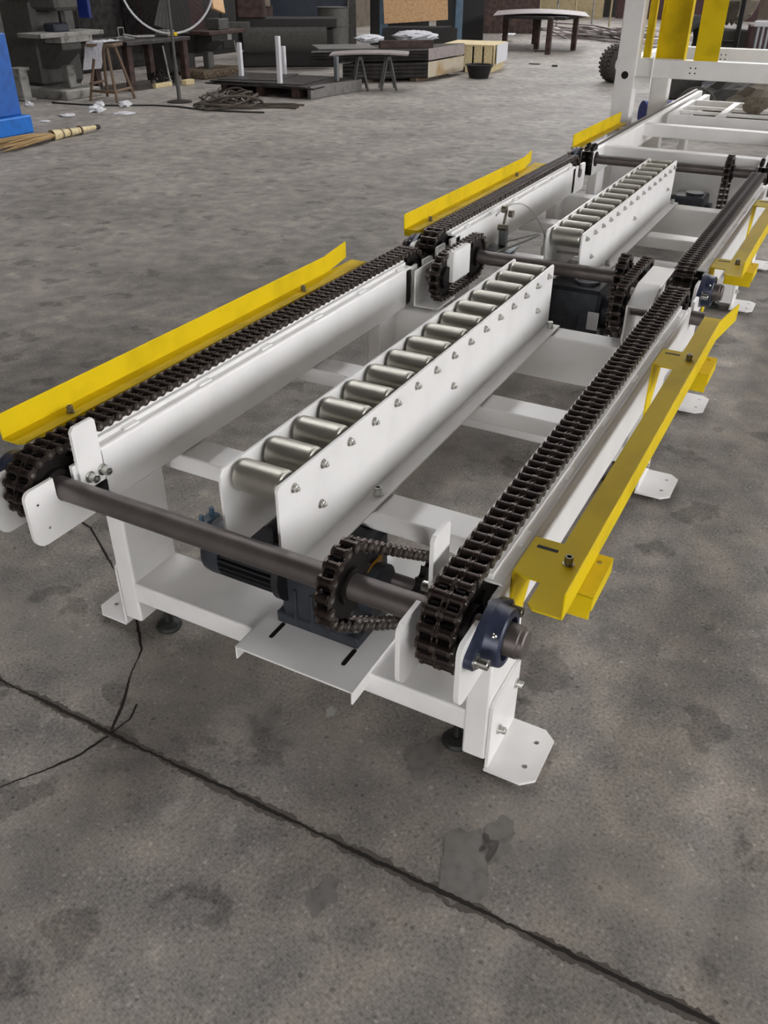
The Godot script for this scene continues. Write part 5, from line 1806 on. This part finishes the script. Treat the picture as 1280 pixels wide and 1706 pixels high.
	for k in 3:
		tag(bxo("floor_scrap", [Vector3(-5.75, 0.01, -16.6), Vector3(-5.3, 0.015, -16.4), Vector3(-6.55, 0.01, -19.3)][k], [Vector3(0.2, 0.015, 0.06), Vector3(0.1, 0.025, 0.08), Vector3(0.28, 0.02, 0.1)][k], 0.003, M.dark, self, 0.3 * k), ["dark flat scrap on the floor right of the crate", "dark lump of scrap further right of the crate", "dark scrap strip on the floor under the table's front leg"][k], "scrap", "scraps on the open floor")

func tyre(b: B, c: Vector3, ax: Vector3, r: float, w: float):
	b.lathe(c - ax * w / 2, ax, [[r * 0.52, 0.02], [r * 0.72, 0.0], [r * 0.93, w * 0.08], [r, w * 0.25], [r, w * 0.75], [r * 0.93, w * 0.92], [r * 0.72, w], [r * 0.52, w - 0.02], [r * 0.48, w * 0.5], [r * 0.52, 0.02]], 36)

func background_right():
	# worn tyre standing left of the gantry post
	var ty := root("tyre", "worn dusty tyre standing upright behind the gantry's left post", "tyre", Vector3(-3.72, 0.25, -14.6))
	var b := B.new()
	var ax := Vector3(0.75, 0, 0.66).normalized()
	tyre(b, Vector3.ZERO, ax, 0.25, 0.30)
	obj("carcass", b, M.tyre, ty)
	b = B.new()
	var f := b.frame(ax)
	for k in 26:
		var a := TAU * k / 26
		var d: Vector3 = f[0] * cos(a) + f[1] * sin(a)
		for s in [-1, 1]:
			b.box(d * 0.252 + ax * 0.075 * s, Vector3(0.11, 0.02, 0.034), 0.004, Basis(ax, d, ax.cross(d)) * Basis(Vector3.UP, 0.35 * s))
	var tr := obj("tread_blocks", b, M.tyre, ty)
	tr.set_meta("kind", "stuff")
	# machinery behind the gantry
	var gw := root("wheel_cart", "cart with a dark tyre and black arms behind the gantry's yellow guards", "cart", Vector3(-2.62, 0, -14.2))
	b = B.new()
	tyre(b, Vector3(0, 0.62, 0), Vector3(0.9, 0, 0.4).normalized(), 0.32, 0.2)
	obj("wheel", b, M.rubber, gw)
	bxo("arm", Vector3(0.35, 0.62, 0.0), Vector3(0.5, 0.04, 0.04), 0.004, M.black, gw)
	bxo("arm", Vector3(0.35, 0.48, 0.0), Vector3(0.5, 0.04, 0.04), 0.004, M.black, gw)
	bxo("post", Vector3(0.62, 0.6, 0), Vector3(0.06, 1.2, 0.06), 0.004, M.black, gw)
	bxo("base", Vector3(0.2, 0.15, 0), Vector3(0.9, 0.3, 0.5), 0.02, M.cast, gw)
	var gt := B.new()
	var nz := FastNoiseLite.new()
	nz.seed = 15
	nz.frequency = 2.0
	blob(gt, Vector3.ZERO, Vector3(0.26, 0.14, 0.2), nz, 0.4, 16, 10)
	tag(obj("green_tarp", gt, M.green, self, Vector3(-2.25, 0.455, -13.2)), "folded green tarpaulin seen between the yellow guards", "tarpaulin")
	tag(bxo("tarp_table", Vector3(-2.2, 0.15, -13.2), Vector3(0.8, 0.3, 0.6), 0.02, M.cast), "low grey stand under the green tarpaulin", "stand")
	# coil of dark hose under the cross beam
	var hc := B.new()
	for k in 7:
		var pts := []
		for j in 37:
			var a := TAU * j / 36.0
			var rr := 0.21 - 0.022 * k
			pts.append(Vector3(rr * cos(a), 0.24 + rr * sin(a) * 0.85, 0.02 * sin(a * 3 + k) + 0.012 * k))
		hc.sweep(pts, 0.019, 6)
	tag(obj("hose_coil", hc, M.tyre, self, Vector3(-1.75, 0.0, -10.35), Basis(Vector3.UP, 0.5)), "coil of dark ribbed hose standing behind the gantry beam", "hose")
	var bm := root("blue_motor", "blue electric motor on the floor behind the gantry", "motor", Vector3(-2.05, 0, -9.95), "", 0.6)
	tbo("body", Vector3(-0.16, 0.2, 0), Vector3(0.16, 0.2, 0), 0.13, M.royal, bm, 20)
	bxo("foot", Vector3(0, 0.04, 0), Vector3(0.26, 0.08, 0.22), 0.006, M.royal, bm)
	var sk := B.new()
	nz.seed = 19
	blob(sk, Vector3.ZERO, Vector3(0.42, 0.26, 0.3), nz, 0.35, 18, 10)
	tag(obj("khaki_sack", sk, M.bag, self, Vector3(-1.05, 0.22, -10.6)), "full khaki sack lying behind the lift grid", "sack")
	tag(obj("grey_sack", sk, M.cast, self, Vector3(-1.45, 0.2, -11.3)), "grey sack lying between the hose coil and khaki sack", "sack")
	# finned radiator and bright scrap at the right
	var ra := root("radiator", "upright finned grey radiator at the right behind the gantry", "radiator", Vector3(-1.32, 0, -13.2), "", 0.15)
	for k in 11:
		bxo("fin", Vector3(-0.3 + 0.06 * k, 0.52, 0), Vector3(0.035, 0.72, 0.12), 0.008, M.alu, ra)
	bxo("header", Vector3(0, 0.90, 0), Vector3(0.72, 0.06, 0.16), 0.006, M.paper, ra)
	bxo("header", Vector3(0, 0.13, 0), Vector3(0.72, 0.06, 0.16), 0.006, M.alu, ra)
	bxo("foot", Vector3(0, 0.05, 0), Vector3(0.6, 0.1, 0.2), 0.006, M.cast, ra)
	rng.seed = 71
	var sc := B.new()
	for k in 24:
		sc.box(Vector3(rng.randf_range(-0.3, 0.3), rng.randf_range(0.03, 0.4), rng.randf_range(-0.2, 0.2)), Vector3(0.45, 0.03, 0.04), 0.003, Basis(Vector3.UP, rng.randf_range(-0.4, 0.4)) * Basis(Vector3.BACK, rng.randf_range(0.1, 0.7)))
	var so := obj("bright_scrap", sc, M.alu, self, Vector3(-1.75, 0, -12.6))
	tag(so, "heap of bright metal scrap left of the radiator", "scrap heap")
	so.set_meta("kind", "stuff")
	tag(bxo("red_cabinet", Vector3(-1.72, 0.4, -15.0), Vector3(0.5, 0.8, 0.5), 0.01, M.maroon, self, 0.2), "dull red cabinet behind the bright scrap heap", "cabinet")
	var tw := B.new()
	nz.seed = 23
	blob(tw, Vector3.ZERO, Vector3(0.35, 0.3, 0.3), nz, 0.5, 16, 10)
	tag(obj("brown_sack", tw, M.bag, self, Vector3(-2.35, 1.08, -15.6)), "brown sack standing behind the dull red cabinet", "sack")
	tag(bxo("sack_stand", Vector3(-2.35, 0.36, -15.6), Vector3(0.8, 0.72, 0.6), 0.02, M.cast), "grey stand under the brown sack", "stand")
	# things against the far wall
	var fw := [["cream panel against the far wall left of the gantry", Vector3(-10.5, 1.2, -33.0), Vector3(2.6, 2.4, 0.3), M.cream], ["second cream panel against the far wall", Vector3(-13.0, 1.2, -30.0), Vector3(2.0, 2.4, 0.3), M.cream], ["blue crate against the far wall between the cream panels", Vector3(-11.9, 0.9, -31.5), Vector3(1.6, 1.0, 1.0), M.steelblue], ["dark red sliding door at the far wall", Vector3(-6.6, 1.6, -34.0), Vector3(4.6, 3.2, 0.3), M.maroon], ["grey sliding door beside the dark red one", Vector3(-9.0, 1.5, -34.6), Vector3(1.6, 3.0, 0.3), M.cast]]
	for e in fw:
		tag(bxo(["wall_panel", "wall_panel", "crate", "sliding_door", "sliding_door"][fw.find(e)], e[1], e[2], 0.01, e[3], self, 0.1), e[0], ["panel", "panel", "crate", "door", "door"][fw.find(e)])

func _ready():
	camera_and_light()
	materials()
	shell()
	near_unit()
	middle_unit()
	transfer_table()
	gantry()
	background_left()
	background_middle()
	background_right()
